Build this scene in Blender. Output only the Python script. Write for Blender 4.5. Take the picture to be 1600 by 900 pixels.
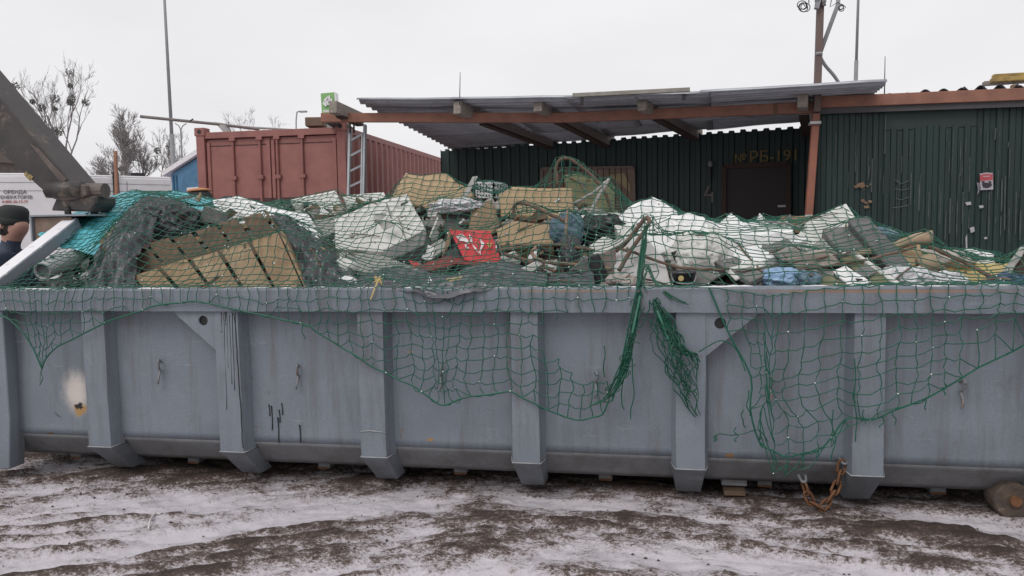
import bpy, bmesh, math, random
import numpy as np
from mathutils import Vector, Matrix, Quaternion, noise as mnoise
from mathutils.bvhtree import BVHTree

for o in list(bpy.data.objects): bpy.data.objects.remove(o)
scene = bpy.context.scene
COL = scene.collection
rnd = random.Random(7)

# ------------------------------------------------------------------ camera
FPX = 1210.0; CAMH = 1.68
YAW = math.radians(10.3); PIT = math.radians(-4.5); ROLL = 0.017
_f = Vector((-math.sin(YAW)*math.cos(PIT), math.cos(YAW)*math.cos(PIT), math.sin(PIT)))
_r0 = Vector((math.cos(YAW), math.sin(YAW), 0)); _u0 = _r0.cross(_f)
_r = _r0*math.cos(ROLL) - _u0*math.sin(ROLL)
_u = _u0*math.cos(ROLL) + _r0*math.sin(ROLL)
CAM = Vector((0, 0, CAMH))
cd = bpy.data.cameras.new('camera'); cam = bpy.data.objects.new('camera', cd); COL.objects.link(cam)
cd.sensor_width = 36; cd.lens = FPX/1600*36; cd.clip_start = 0.05; cd.clip_end = 2000
Mx = Matrix((( _r.x, _u.x, -_f.x, CAM.x), (_r.y, _u.y, -_f.y, CAM.y), (_r.z, _u.z, -_f.z, CAM.z), (0, 0, 0, 1)))
cam.matrix_world = Mx
scene.camera = cam

def ray(px, py): return _f + _r*((px-800)/FPX) - _u*((py-450)/FPX)
def aty(px, py, Y): d = ray(px, py); return CAM + d*(Y/d.y)
def atd(px, py, D): return CAM + ray(px, py)*D
def atz(px, py, Z): d = ray(px, py); return CAM + d*((Z-CAMH)/d.z)

# ------------------------------------------------------------------ world, sun, exposure
w = bpy.data.worlds.new('World'); scene.world = w; w.use_nodes = True
nt = w.node_tree; nt.nodes.clear()
SUN_EL, SUN_AZ = math.radians(50), math.radians(-155)     # azimuth from +Y towards +X
sky = nt.nodes.new('ShaderNodeTexSky'); sky.sky_type = 'NISHITA'; sky.sun_disc = False
sky.sun_elevation = SUN_EL; sky.sun_rotation = SUN_AZ; sky.dust_density = 4
b1 = nt.nodes.new('ShaderNodeBackground'); b1.inputs[1].default_value = 0.005
nt.links.new(sky.outputs[0], b1.inputs[0])
tc = nt.nodes.new('ShaderNodeTexCoord'); mp = nt.nodes.new('ShaderNodeMapping'); mp.inputs['Scale'].default_value = (1, 1, 2.5)
nz = nt.nodes.new('ShaderNodeTexNoise'); nz.inputs['Scale'].default_value = 2.2; nz.inputs['Detail'].default_value = 4
nt.links.new(tc.outputs['Generated'], mp.inputs[0]); nt.links.new(mp.outputs[0], nz.inputs['Vector'])
cr = nt.nodes.new('ShaderNodeValToRGB'); cr.color_ramp.elements[0].position = .25; cr.color_ramp.elements[1].position = .75
cr.color_ramp.elements[0].color = (.74, .735, .76, 1); cr.color_ramp.elements[1].color = (.87, .86, .865, 1)
nt.links.new(nz.outputs[0], cr.inputs[0])
b2 = nt.nodes.new('ShaderNodeBackground'); b2.inputs[1].default_value = 0.94
nt.links.new(cr.outputs[0], b2.inputs[0])
ad = nt.nodes.new('ShaderNodeAddShader'); ow = nt.nodes.new('ShaderNodeOutputWorld')
nt.links.new(b1.outputs[0], ad.inputs[0]); nt.links.new(b2.outputs[0], ad.inputs[1]); nt.links.new(ad.outputs[0], ow.inputs[0])
sl = bpy.data.lights.new('sun', 'SUN'); sl.energy = 1.25; sl.angle = math.radians(35); sl.color = (1, .97, .93)
so = bpy.data.objects.new('sun', sl); COL.objects.link(so)
sd = Vector((math.sin(SUN_AZ)*math.cos(SUN_EL), math.cos(SUN_AZ)*math.cos(SUN_EL), math.sin(SUN_EL)))
so.rotation_euler = sd.to_track_quat('Z', 'Y').to_euler(); so.location = sd*40
vs = scene.view_settings; vs.view_transform = 'Standard'; vs.look = 'None'; vs.exposure = 0.15; vs.gamma = 1; vs.use_curve_mapping = False
scene.render.engine = 'CYCLES'

# ------------------------------------------------------------------ materials
MATS = {}
def mat(name, c, c2=None, scale=6, rough=.7, metal=0, bump=0, bscale=40, stain=None, sscale=3, sthr=.6, stretch=(1, 1, 1), fine=0.0, trans=0, snow=0):
    if name in MATS: return MATS[name]
    m = bpy.data.materials.new(name); m.use_nodes = True; n = m.node_tree; N = n.nodes; L = n.links
    bs = N['Principled BSDF']; bs.inputs['Roughness'].default_value = rough; bs.inputs['Metallic'].default_value = metal
    t = N.new('ShaderNodeTexCoord'); mpp = N.new('ShaderNodeMapping'); mpp.inputs['Scale'].default_value = stretch
    L.new(t.outputs['Object'], mpp.inputs[0]); V = mpp.outputs[0]
    c2 = c2 or tuple(min(1, v*.72) for v in c)
    nn = N.new('ShaderNodeTexNoise'); nn.inputs['Scale'].default_value = scale; nn.inputs['Detail'].default_value = 6; nn.inputs['Roughness'].default_value = .62
    L.new(V, nn.inputs['Vector'])
    rp = N.new('ShaderNodeValToRGB'); rp.color_ramp.elements[0].position = .33; rp.color_ramp.elements[1].position = .68
    rp.color_ramp.elements[0].color = (*c2, 1); rp.color_ramp.elements[1].color = (*c, 1)
    L.new(nn.outputs[0], rp.inputs[0]); out = rp.outputs[0]
    if stain:
        n2 = N.new('ShaderNodeTexNoise'); n2.inputs['Scale'].default_value = sscale; n2.inputs['Detail'].default_value = 8; n2.inputs['Roughness'].default_value = .7
        L.new(V, n2.inputs['Vector'])
        r2 = N.new('ShaderNodeValToRGB'); r2.color_ramp.elements[0].position = sthr; r2.color_ramp.elements[1].position = min(1, sthr+.08)
        L.new(n2.outputs[0], r2.inputs[0])
        mx = N.new('ShaderNodeMixRGB'); mx.inputs[2].default_value = (*stain, 1); L.new(r2.outputs[0], mx.inputs[0]); L.new(out, mx.inputs[1]); out = mx.outputs[0]
    if fine:
        n3 = N.new('ShaderNodeTexNoise'); n3.inputs['Scale'].default_value = 160; n3.inputs['Detail'].default_value = 3
        L.new(V, n3.inputs['Vector'])
        mr = N.new('ShaderNodeMapRange'); mr.inputs[1].default_value = .3; mr.inputs[2].default_value = .7; mr.inputs[3].default_value = 1-fine; mr.inputs[4].default_value = 1+fine
        L.new(n3.outputs[0], mr.inputs[0])
        mm = N.new('ShaderNodeMixRGB'); mm.blend_type = 'MULTIPLY'; mm.inputs[0].default_value = 1; L.new(out, mm.inputs[1]); L.new(mr.outputs[0], mm.inputs[2]); out = mm.outputs[0]
    if snow:
        g = N.new('ShaderNodeNewGeometry'); sx = N.new('ShaderNodeSeparateXYZ'); L.new(g.outputs['Normal'], sx.inputs[0])
        n4 = N.new('ShaderNodeTexNoise'); n4.inputs['Scale'].default_value = 14; n4.inputs['Detail'].default_value = 6; L.new(t.outputs['Object'], n4.inputs['Vector'])
        a1 = N.new('ShaderNodeMath'); a1.operation = 'MULTIPLY_ADD'; a1.inputs[1].default_value = .8; L.new(n4.outputs[0], a1.inputs[0]); L.new(sx.outputs[2], a1.inputs[2])
        mr4 = N.new('ShaderNodeMapRange'); mr4.inputs[1].default_value = 1.35-snow*.3; mr4.inputs[2].default_value = 1.5-snow*.3; L.new(a1.outputs[0], mr4.inputs[0])
        mx4 = N.new('ShaderNodeMixRGB'); mx4.inputs[2].default_value = (.72, .71, .74, 1); L.new(mr4.outputs[0], mx4.inputs[0]); L.new(out, mx4.inputs[1]); out = mx4.outputs[0]
    L.new(out, bs.inputs['Base Color'])
    rr = N.new('ShaderNodeMapRange'); rr.inputs[3].default_value = max(.05, rough-.12); rr.inputs[4].default_value = min(1, rough+.12)
    L.new(nn.outputs[0], rr.inputs[0]); L.new(rr.outputs[0], bs.inputs['Roughness'])
    if bump:
        nb = N.new('ShaderNodeTexNoise'); nb.inputs['Scale'].default_value = bscale; nb.inputs['Detail'].default_value = 5; L.new(V, nb.inputs['Vector'])
        bp = N.new('ShaderNodeBump'); bp.inputs['Strength'].default_value = bump; bp.inputs['Distance'].default_value = .01
        L.new(nb.outputs[0], bp.inputs['Height']); L.new(bp.outputs[0], bs.inputs['Normal'])
    MATS[name] = m; return m

# ------------------------------------------------------------------ mesh helpers
WL = {}                                    # world location of every object
def tag(o, label=None, cat=None, group=None, kind=None):
    if label: o['label'] = label
    if cat: o['category'] = cat
    if group: o['group'] = group
    if kind: o['kind'] = kind
    return o
def thing(name, loc, label=None, cat=None, group=None, kind=None):
    e = bpy.data.objects.new(name, None); COL.objects.link(e); e.location = loc; e.empty_display_size = .1
    WL[e.name] = Vector(loc); return tag(e, label, cat, group, kind)
class MB:
    def __init__(s): s.v = []; s.f = []; s.mi = []; s.cur = 0
    def add(s, vs, fs):
        b = len(s.v); s.v += [Vector(v) for v in vs]; s.f += [tuple(i+b for i in f) for f in fs]; s.mi += [s.cur]*len(fs); return s
    def box(s, c, size, rot=None):
        c = Vector(c); x, y, z = [a/2 for a in size]
        vs = [Vector((i*x, j*y, k*z)) for i in (-1, 1) for j in (-1, 1) for k in (-1, 1)]
        if rot is not None: vs = [rot @ v for v in vs]
        return s.add([c+v for v in vs], [(0, 1, 3, 2), (4, 6, 7, 5), (0, 4, 5, 1), (2, 3, 7, 6), (0, 2, 6, 4), (1, 5, 7, 3)])
    def bar(s, a, b, w, h, up=(0, 0, 1)):
        a = Vector(a); b = Vector(b); d = (b-a).normalized(); up = Vector(up)
        if abs(d.dot(up)) > .98: up = Vector((1, 0, 0))
        sx = d.cross(up).normalized()*w/2; sy = sx.cross(d).normalized()*h/2
        vs = [p+i*sx+j*sy for p in (a, b) for i, j in ((-1, -1), (1, -1), (1, 1), (-1, 1))]
        return s.add(vs, [(0, 1, 2, 3), (7, 6, 5, 4), (0, 4, 5, 1), (1, 5, 6, 2), (2, 6, 7, 3), (3, 7, 4, 0)])
    def prism(s, pts, ext):
        n = len(pts); ext = Vector(ext)
        return s.add([Vector(p) for p in pts]+[Vector(p)+ext for p in pts], [tuple(range(n)), tuple(range(2*n-1, n-1, -1))]+[(i, i+n, (i+1) % n+n, (i+1) % n) for i in range(n)])
    def tube(s, pts, r, n=6, cap=True):
        pts = [Vector(p) for p in pts]; m = len(pts)
        rs = r if isinstance(r, (list, tuple)) else [r]*m
        vs = []; ref = None
        for i, p in enumerate(pts):
            d = (pts[min(i+1, m-1)]-pts[max(i-1, 0)])
            d = d.normalized() if d.length > 1e-9 else Vector((0, 0, 1))
            if ref is None:
                ref = Vector((0, 0, 1)) if abs(d.z) < .9 else Vector((1, 0, 0))
            a = d.cross(ref)
            if a.length < 1e-4: a = d.cross(Vector((.3, .8, .1)))
            a.normalize(); b = d.cross(a); ref = -b if False else ref
            for k in range(n):
                t = 2*math.pi*k/n; vs.append(p+(a*math.cos(t)+b*math.sin(t))*rs[i])
        fs = [(i*n+k, i*n+(k+1) % n, (i+1)*n+(k+1) % n, (i+1)*n+k) for i in range(m-1) for k in range(n)]
        if cap: fs += [tuple(range(n-1, -1, -1)), tuple(range((m-1)*n, m*n))]
        return s.add(vs, fs)
    def lathe(s, c, prof, n=20, rot=None):
        c = Vector(c); vs = []
        for r, z in prof:
            for k in range(n):
                v = Vector((r*math.cos(2*math.pi*k/n), r*math.sin(2*math.pi*k/n), z)); vs.append(c+(rot @ v if rot is not None else v))
        m = len(prof); fs = [(i*n+k, i*n+(k+1) % n, (i+1)*n+(k+1) % n, (i+1)*n+k) for i in range(m-1) for k in range(n)]
        if prof[0][0] > 1e-4: fs.append(tuple(range(n-1, -1, -1)))
        if prof[-1][0] > 1e-4: fs.append(tuple(range((m-1)*n, m*n)))
        return s.add(vs, fs)
    def grid(s, P):
        r, c = len(P), len(P[0]); return s.add([p for row in P for p in row], [(i*c+j, i*c+j+1, (i+1)*c+j+1, (i+1)*c+j) for i in range(r-1) for j in range(c-1)])
    def build(s, name, m, parent=None, smooth=False, bevel=0, cuts=0, rough=0, rscale=6, solid=0, origin=None):
        me = bpy.data.meshes.new(name)
        if origin is not None: o = Vector(origin)
        elif parent is not None: o = WL[parent.name].copy()
        else:
            xs = [v.x for v in s.v]; ys = [v.y for v in s.v]; zs = [v.z for v in s.v]
            o = Vector(((min(xs)+max(xs))/2, (min(ys)+max(ys))/2, min(zs)))
        me.from_pydata([v-o for v in s.v], [], s.f)
        ms = m if isinstance(m, (list, tuple)) else [m]
        for mm in ms: me.materials.append(mm)
        if len(ms) > 1: me.polygons.foreach_set('material_index', s.mi)
        bm = bmesh.new(); bm.from_mesh(me)
        if not solid: bmesh.ops.recalc_face_normals(bm, faces=bm.faces)
        if bevel: bmesh.ops.bevel(bm, geom=list(bm.edges), offset=bevel, segments=1, affect='EDGES', clamp_overlap=True)
        if cuts: bmesh.ops.triangulate(bm, faces=[f for f in bm.faces if len(f.verts) > 4]); bmesh.ops.subdivide_edges(bm, edges=list(bm.edges), cuts=cuts, use_grid_fill=True)
        if rough:
            for v in bm.verts:
                p = (v.co+o)*rscale; v.co += Vector(mnoise.noise_vector(p))*rough + Vector(mnoise.noise_vector(p*3.1))*rough*.4
        bm.to_mesh(me); bm.free()
        if smooth: me.polygons.foreach_set('use_smooth', [True]*len(me.polygons))
        ob = bpy.data.objects.new(name, me); COL.objects.link(ob)
        if parent is not None: ob.parent = parent; ob.location = o-WL[parent.name]
        else: ob.location = o
        WL[ob.name] = o
        if solid:
            sm = ob.modifiers.new('solid', 'SOLIDIFY'); sm.thickness = solid; sm.offset = 0
        return ob
def text_mesh(name, body, m, parent, origin, xdir, ydir, size, depth=.003, align='CENTER'):
    cu = bpy.data.curves.new(name, 'FONT'); cu.body = body; cu.size = size; cu.align_x = align; cu.extrude = depth
    t = bpy.data.objects.new(name, cu); COL.objects.link(t); dg = bpy.context.evaluated_depsgraph_get(); dg.update()
    me = bpy.data.meshes.new_from_object(t.evaluated_get(dg)); bpy.data.objects.remove(t)
    x = Vector(xdir).normalized(); z = x.cross(Vector(ydir)).normalized(); y = z.cross(x)
    R = Matrix((x, y, z)).transposed().to_4x4(); me.transform(R)
    me.materials.clear(); me.materials.append(m)
    ob = bpy.data.objects.new(name, me); COL.objects.link(ob); ob.parent = parent; ob.location = Vector(origin)-WL[parent.name]; WL[ob.name] = Vector(origin)
    return ob
def clone(o, parent=None, delta=(0, 0, 0)):
    c = o.copy(); COL.objects.link(c); c.parent = parent
    if parent is None: c.location = o.location+Vector(delta)
    WL[c.name] = WL[o.name]+Vector(delta)
    for ch in list(o.children): clone(ch, c, delta)
    return c
def lerp(a, b, t): return a+(b-a)*t
def interp(x, xs, ys): return float(np.interp(x, xs, ys))
def spline(ps, n=8):
    ps = [Vector(p) for p in ps]
    if len(ps) < 3: return [ps[0].lerp(ps[1], i/n) for i in range(n+1)]
    out = []
    for i in range(len(ps)-1):
        p0 = ps[max(i-1, 0)]; p1 = ps[i]; p2 = ps[i+1]; p3 = ps[min(i+2, len(ps)-1)]
        for k in range(n):
            t = k/n; out.append(.5*((2*p1)+(p2-p0)*t+(2*p0-5*p1+4*p2-p3)*t*t+(3*p1-p0-3*p2+p3)*t**3))
    return out+[ps[-1]]
def vnoise(x, y, seed=0):
    xi = np.floor(x).astype(np.int64); yi = np.floor(y).astype(np.int64); xf = x-xi; yf = y-yi
    def h(a, b):
        n = (a*374761393+b*668265263+seed*1442695041) & 0xffffffff
        n = ((n ^ (n >> 13))*1274126177) & 0xffffffff
        return ((n ^ (n >> 16)) & 0xffff)/65535.0
    u = xf*xf*(3-2*xf); v = yf*yf*(3-2*yf)
    return (h(xi, yi)*(1-u)+h(xi+1, yi)*u)*(1-v)+(h(xi, yi+1)*(1-u)+h(xi+1, yi+1)*u)*v
def fbm(x, y, o=5, seed=0):
    s = 0; a = .5; t = 0
    for i in range(o): s = s+a*vnoise(x*2**i, y*2**i, seed+i); t += a; a *= .55
    return s/t

# ------------------------------------------------------------------ GROUND
def smooth(a, b, x): t = np.clip((x-a)/(b-a), 0, 1); return t*t*(3-2*t)
def ground_fields(X, Y):
    wx = X+.18*(fbm(X*.9, Y*.9, 3, 11)-.5); wy = Y+.22*(fbm(X*.8, Y*1.1, 3, 23)-.5)
    wB = smooth(-1.7, .3, X+.9*(fbm(X*1.1, Y*1.4, 3, 51)-.5)+.5*(Y-4))
    def streak(a, f, seed):
        c_, s_ = math.cos(math.atan(a)), math.sin(math.atan(a)); u = wx*c_+wy*s_; v = wy*c_-wx*s_
        return fbm(u*.7*f, v*5.2*f, 5, seed), u, v
    rA, uA, vA = streak(.68, 1.0, 3); rB, uB, vB = streak(-.16, .95, 13)
    ruts = rA*(1-wB)+rB*wB
    fineb = fbm(X*13, Y*15, 4, 5); clod = fbm(X*3.0, Y*5.4, 5, 9)
    tread = (np.sin((uA*.25+vA)*34+4*fbm(X*2, Y*2, 2, 31))*.5+.5)*(1-wB)*smooth(.42, .6, fbm(uA*.6, vA*1.6, 3, 41))*(1-smooth(4.0, 4.4, Y))
    edge = 4.2+.42*smooth(-2.4, .0, X)
    under = smooth(0, .6, Y-edge+.35*(fbm(X*1.5, Y*2, 4, 17)-.5))*(1-smooth(6.9, 7.6, Y))
    ridge = np.exp(-((Y-(4.344-.19*(X+.736)+.05*(fbm(X*3, Y*0, 3, 61)-.5)))/.035)**2)*smooth(-1.0, -.5, X)
    ridge2 = np.exp(-((Y-(4.26-.05*X+.04*(fbm(X*3, Y*0, 3, 67)-.5)))/.018)**2)*smooth(.4, .8, X)
    ridge3 = np.exp(-((Y-(3.62-.12*X+.12*(fbm(X*2, Y*0, 3, 71)-.5)))/.05)**2)*smooth(-1.2, -.2, X)*smooth(.45, .6, fbm(X*1.5, Y*.5, 3, 77))
    # wide trampled band that curves away on the left
    band = np.exp(-((vA-interpA(uA))/.16)**2)*(1-wB)
    mud = 1.35*(ruts-.51)+.75*(clod-.5)+.62*(fineb-.5)+.30*(tread-.25)*(1-wB)+.10*band
    h = .13*(ruts-.5)+.06*(clod-.5)+.022*(fineb-.5)+.022*tread+.03*ridge+.015*ridge2+.03*ridge3
    mud = mud+.42*under+.30*ridge+.22*ridge2+.22*ridge3-.035
    mud = mud-.5*np.exp(-(((X+3.75)/.45)**2+((Y-5.55)/.55)**2))
    h = h-.03+.35*smooth(7.15, 8.6, Y)
    return h*np.where(Y > 12, .6, 1)+np.where(Y > 12, .128, 0), mud
def interpA(u): return 4.3+.12*np.sin(u*1.3)
xs = np.concatenate([[-900, -300, -120, -60, -30, -18, -12, -8, -6.5], np.arange(-5.4, 3.0, .015), [3.6, 4.2, 5.5, 8, 12, 18, 30, 60, 120, 300, 900]])
ys = np.concatenate([[-200, -40, -10, -2, 0.5, 1.6, 2.4, 2.8], np.arange(3.0, 5.2, .015), np.arange(5.24, 8.8, .07), [9.5, 11, 14, 18, 25, 40, 70, 130, 300, 700, 1600]])
GX, GY = np.meshgrid(xs, ys); GH, GM = ground_fields(GX, GY)
me = bpy.data.meshes.new('ground'); nx, ny = len(xs), len(ys)
vv = np.stack([GX, GY, GH], -1).reshape(-1, 3)
idx = np.arange(nx*ny).reshape(ny, nx)
ff = np.stack([idx[:-1, :-1], idx[:-1, 1:], idx[1:, 1:], idx[1:, :-1]], -1).reshape(-1, 4)
me.from_pydata(vv.tolist(), [], ff.tolist())
at = me.attributes.new('mud', 'FLOAT', 'POINT'); at.data.foreach_set('value', GM.reshape(-1).astype(np.float32))
me.polygons.foreach_set('use_smooth', [True]*len(me.polygons))
gm = bpy.data.materials.new('snowy_mud'); gm.use_nodes = True; n = gm.node_tree; N = n.nodes; L = n.links; bs = N['Principled BSDF']
a = N.new('ShaderNodeAttribute'); a.attribute_name = 'mud'
t = N.new('ShaderNodeTexCoord')
def gnoise(sc, det, ro, st=(1, 1, 1)):
    mpp = N.new('ShaderNodeMapping'); mpp.inputs['Scale'].default_value = st; L.new(t.outputs['Object'], mpp.inputs[0])
    q = N.new('ShaderNodeTexNoise'); q.inputs['Scale'].default_value = sc; q.inputs['Detail'].default_value = det; q.inputs['Roughness'].default_value = ro; L.new(mpp.outputs[0], q.inputs['Vector']); return q.outputs[0]
def gmath(op, x, y, z=None):
    q = N.new('ShaderNodeMath'); q.operation = op
    for k, v in enumerate((x, y, z)):
        if v is None: continue
        if isinstance(v, (int, float)): q.inputs[k].default_value = v
        else: L.new(v, q.inputs[k])
    return q.outputs[0]
n_f = gnoise(46, 9, .8, (1, 1.35, 1)); n_m = gnoise(9, 7, .7, (1, 1.6, 1)); n_s = gnoise(150, 3, .6)
val = gmath('MULTIPLY_ADD', n_f, 2.0, a.outputs['Fac']); val = gmath('MULTIPLY_ADD', n_m, .75, val); val = gmath('MULTIPLY_ADD', n_s, .35, val)
mr = N.new('ShaderNodeMapRange'); mr.inputs[1].default_value = 1.08; mr.inputs[2].default_value = 2.18; L.new(val, mr.inputs[0])
rp = N.new('ShaderNodeValToRGB'); e = rp.color_ramp.elements; e[0].position = .18; e[0].color = (.62, .585, .63, 1); e[1].position = .95; e[1].color = (.034, .022, .018, 1)
for p, c in ((.40, (.52, .485, .52, 1)), (.50, (.39, .35, .365, 1)), (.575, (.205, .165, .155, 1)), (.66, (.11, .078, .067, 1)), (.78, (.066, .044, .036, 1))): q = e.new(p); q.color = c
L.new(mr.outputs[0], rp.inputs[0]); L.new(rp.outputs[0], bs.inputs['Base Color']); bs.inputs['Roughness'].default_value = .75
bp = N.new('ShaderNodeBump'); bp.inputs['Strength'].default_value = .6; bp.inputs['Distance'].default_value = .02; L.new(val, bp.inputs['Height']); L.new(bp.outputs[0], bs.inputs['Normal'])
me.materials.append(gm); go = bpy.data.objects.new('ground', me); COL.objects.link(go); tag(go, kind='structure')
go['label'] = 'muddy yard ground with patchy snow and wheel ruts'
def gz(x, y): return float(ground_fields(np.array([x]), np.array([y]))[0][0])

# ------------------------------------------------------------------ SKIP CONTAINER
YF, YW, YB = 4.59, 4.69, 6.98            # rib face, sheet face, far side
XL, XR = -4.66, 2.36; ZR = 1.315; ZRB = 1.168; ZF = .28; ZRF = .235
ZB = .098; YC = 4.85                      # bottom of the turned-in lower sheet
M_PAINT = mat('grey_blue_paint', (.178, .205, .24), (.152, .176, .208), 3.2, .5, 0, .12, 60, stain=(.13, .14, .155), sscale=2.2, sthr=.63, fine=.13)
M_PAINTLOW = mat('grey_blue_paint_dirty', (.20, .21, .225), (.145, .145, .148), 5, .6, 0, .15, 60, stain=(.15, .12, .10), sscale=6, sthr=.64, fine=.15)
M_RUST = mat('rust', (.23, .105, .045), (.11, .05, .028), 18, .85, .2, .4, 90)
M_RUSTPAINT = mat('rusty_grey_paint', (.20, .215, .235), (.16, .16, .17), 8, .6, 0, .2, 60, stain=(.20, .10, .05), sscale=9, sthr=.55)
M_DARKSTEEL = mat('dark_steel', (.035, .034, .036), (.02, .018, .018), 9, .55, .4, .3, 50, stain=(.09, .055, .035), sscale=7, sthr=.6)
M_BLACK = mat('black_paint', (.012, .012, .014), None, 10, .5)
M_SNOW = mat('snow', (.74, .73, .76), (.62, .60, .62), 20, .8, 0, .5, 120, stain=(.35, .31, .29), sscale=16, sthr=.66)
def wear(m, streak=(.26, .285, .315), dirt=(.105, .10, .098), rust=(.17, .085, .045), zlow=.3):
    n = m.node_tree; N = n.nodes; L = n.links; bs = N['Principled BSDF']; t = N.new('ShaderNodeTexCoord'); out = bs.inputs['Base Color'].links[0].from_socket
    def layer(out, scale, st, lo, hi, col, amt, det=7):
        mpp = N.new('ShaderNodeMapping'); mpp.inputs['Scale'].default_value = st; L.new(t.outputs['Object'], mpp.inputs[0])
        q = N.new('ShaderNodeTexNoise'); q.inputs['Scale'].default_value = scale; q.inputs['Detail'].default_value = det; q.inputs['Roughness'].default_value = .68; L.new(mpp.outputs[0], q.inputs['Vector'])
        r = N.new('ShaderNodeMapRange'); r.inputs[1].default_value = lo; r.inputs[2].default_value = hi; r.inputs[4].default_value = amt; L.new(q.outputs[0], r.inputs[0])
        x = N.new('ShaderNodeMixRGB'); x.inputs[2].default_value = (*col, 1); L.new(r.outputs[0], x.inputs[0]); L.new(out, x.inputs[1]); return x.outputs[0]
    out = layer(out, 3.5, (3, 3, .28), .48, .70, dirt, .62)            # run-down dirt
    out = layer(out, 5, (.5, .5, 3.5), .63, .70, streak, .5)           # scuffs along the side
    out = layer(out, 30, (1, 1, .7), .70, .74, streak, .7, 4)          # chips
    out = layer(out, 8, (1, 1, 1), .67, .72, rust, .75)                # rust blooms
    L.new(out, bs.inputs['Base Color']); return m
wear(M_PAINT); wear(M_PAINTLOW, (.24, .25, .265), (.10, .09, .082))
SKIP = thing('skip_container', ((XL+XR)/2, (YF+YB)/2, 0), 'long grey-blue roll-off skip container heaped with rubbish', 'skip container')
def with_patch(base, pts):
    m = base.copy(); n = m.node_tree; N = n.nodes; L = n.links; bs = N['Principled BSDF']
    t = N.new('ShaderNodeTexCoord'); out = bs.inputs['Base Color'].links[0].from_socket
    for (c, rx, rz, col, soft) in pts:
        c = Vector(c)-WL[SKIP.name]
        sb = N.new('ShaderNodeVectorMath'); sb.operation = 'SUBTRACT'; sb.inputs[1].default_value = c; L.new(t.outputs['Object'], sb.inputs[0])
        ml = N.new('ShaderNodeVectorMath'); ml.operation = 'MULTIPLY'; ml.inputs[1].default_value = (1/rx, 0, 1/rz); L.new(sb.outputs[0], ml.inputs[0])
        ln = N.new('ShaderNodeVectorMath'); ln.operation = 'LENGTH'; L.new(ml.outputs[0], ln.inputs[0])
        nn = N.new('ShaderNodeTexNoise'); nn.inputs['Scale'].default_value = 26; nn.inputs['Detail'].default_value = 7; nn.inputs['Roughness'].default_value = .7; L.new(t.outputs['Object'], nn.inputs['Vector'])
        ma = N.new('ShaderNodeMath'); ma.operation = 'MULTIPLY_ADD'; ma.inputs[1].default_value = 2.6 if soft < .3 else .6; L.new(nn.outputs[0], ma.inputs[0]); L.new(ln.outputs['Value'], ma.inputs[2])
        mr = N.new('ShaderNodeMapRange'); th_ = 2.0 if soft < .3 else 1.3; mr.inputs[1].default_value = th_; mr.inputs[2].default_value = th_-soft; mr.interpolation_type = 'SMOOTHSTEP'; L.new(ma.outputs[0], mr.inputs[0])
        mx = N.new('ShaderNodeMixRGB'); mx.inputs[2].default_value = (*col, 1); L.new(mr.outputs[0], mx.inputs[0]); L.new(out, mx.inputs[1]); out = mx.outputs[0]
    L.new(out, bs.inputs['Base Color']); return m
pc = aty(120, 613, YW); pr = aty(126, 640, YW); pd = aty(124, 634, YW)
M_WALL = with_patch(M_PAINT, [(pc, .14, .20, (.56, .51, .47), .8), (aty(80, 677, YW), .05, .02, (.16, .09, .05), .25), (pr, .075, .06, (.36, .22, .09), .25), (pd, .04, .035, (.02, .017, .015), .15),
    (aty(672, 687, YW), .04, .02, (.30, .17, .08), .2), (aty(1140, 712, YW), .03, .02, (.30, .18, .10), .2), (aty(640, 550, YW), .03, .015, (.24, .19, .16), .2), (aty(1165, 512, YW), .018, .03, (.3, .3, .31), .2)])
# long near wall: sheet with slight dents, lower sheet folded in
def wavy_sheet(x0, x1, y0, z0, y1, z1, nx, nz, amp, seed):
    P = []
    for j in range(nz+1):
        row = []
        for i in range(nx+1):
            x = lerp(x0, x1, i/nx); z = lerp(z0, z1, j/nz); y = lerp(y0, y1, j/nz)
            edge = min(1, 6*min(j, nz-j)/nz)
            row.append(Vector((x, y+amp*edge*mnoise.noise(Vector((x*1.7, z*2.1, seed))), z)))
        P.append(row)
    return P
mb = MB().grid(wavy_sheet(XL+.02, XR-.02, YW, ZF, YW, ZRB+.03, 150, 18, .014, 1)); mb.build('side_wall', M_WALL, SKIP, True, solid=.004)
mb = MB().grid(wavy_sheet(XL+.02, XR-.02, YC, ZB, YW, ZF, 150, 6, .004, 4)); mb.build('lower_sheet', M_PAINTLOW, SKIP, True, solid=.004)
mb = MB().grid(wavy_sheet(XL+.02, XR-.02, YB, .1, YB, ZR-.03, 40, 4, .0, 1)); mb.build('side_wall', M_PAINT, SKIP, True, solid=.004)
MB().box(((XL+XR)/2, (YC+YB)/2, .14), (XR-XL-.06, YB-YC-.03, .02)).build('floor_plate', M_DARKSTEEL, SKIP)
# rims
def rim(y0, y1):
    b = MB(); n = 60
    P = []
    for k, (yy, zz) in enumerate(((y0, ZRB), (y0, ZR-.012), (y0+.012, ZR), (y1-.012, ZR), (y1, ZR-.012), (y1, ZRB), (y0, ZRB))):
        P.append([Vector((lerp(XL-.02, XR+.02, i/n), yy+.003*mnoise.noise(Vector((i*.35, k, 1))), zz+.005*mnoise.noise(Vector((i*.3, 7, 2))))) for i in range(n+1)])
    b.grid(P); return b
rim(4.568, 4.70).build('top_rail', with_patch(M_PAINT, [(aty(1380, 455, 4.568), .9, .012, (.26, .17, .12), .6), (aty(900, 455, 4.568), .5, .008, (.28, .2, .15), .5)]), SKIP)
rim(YB-.06, YB+.07).build('top_rail', M_PAINT, SKIP)
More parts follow.
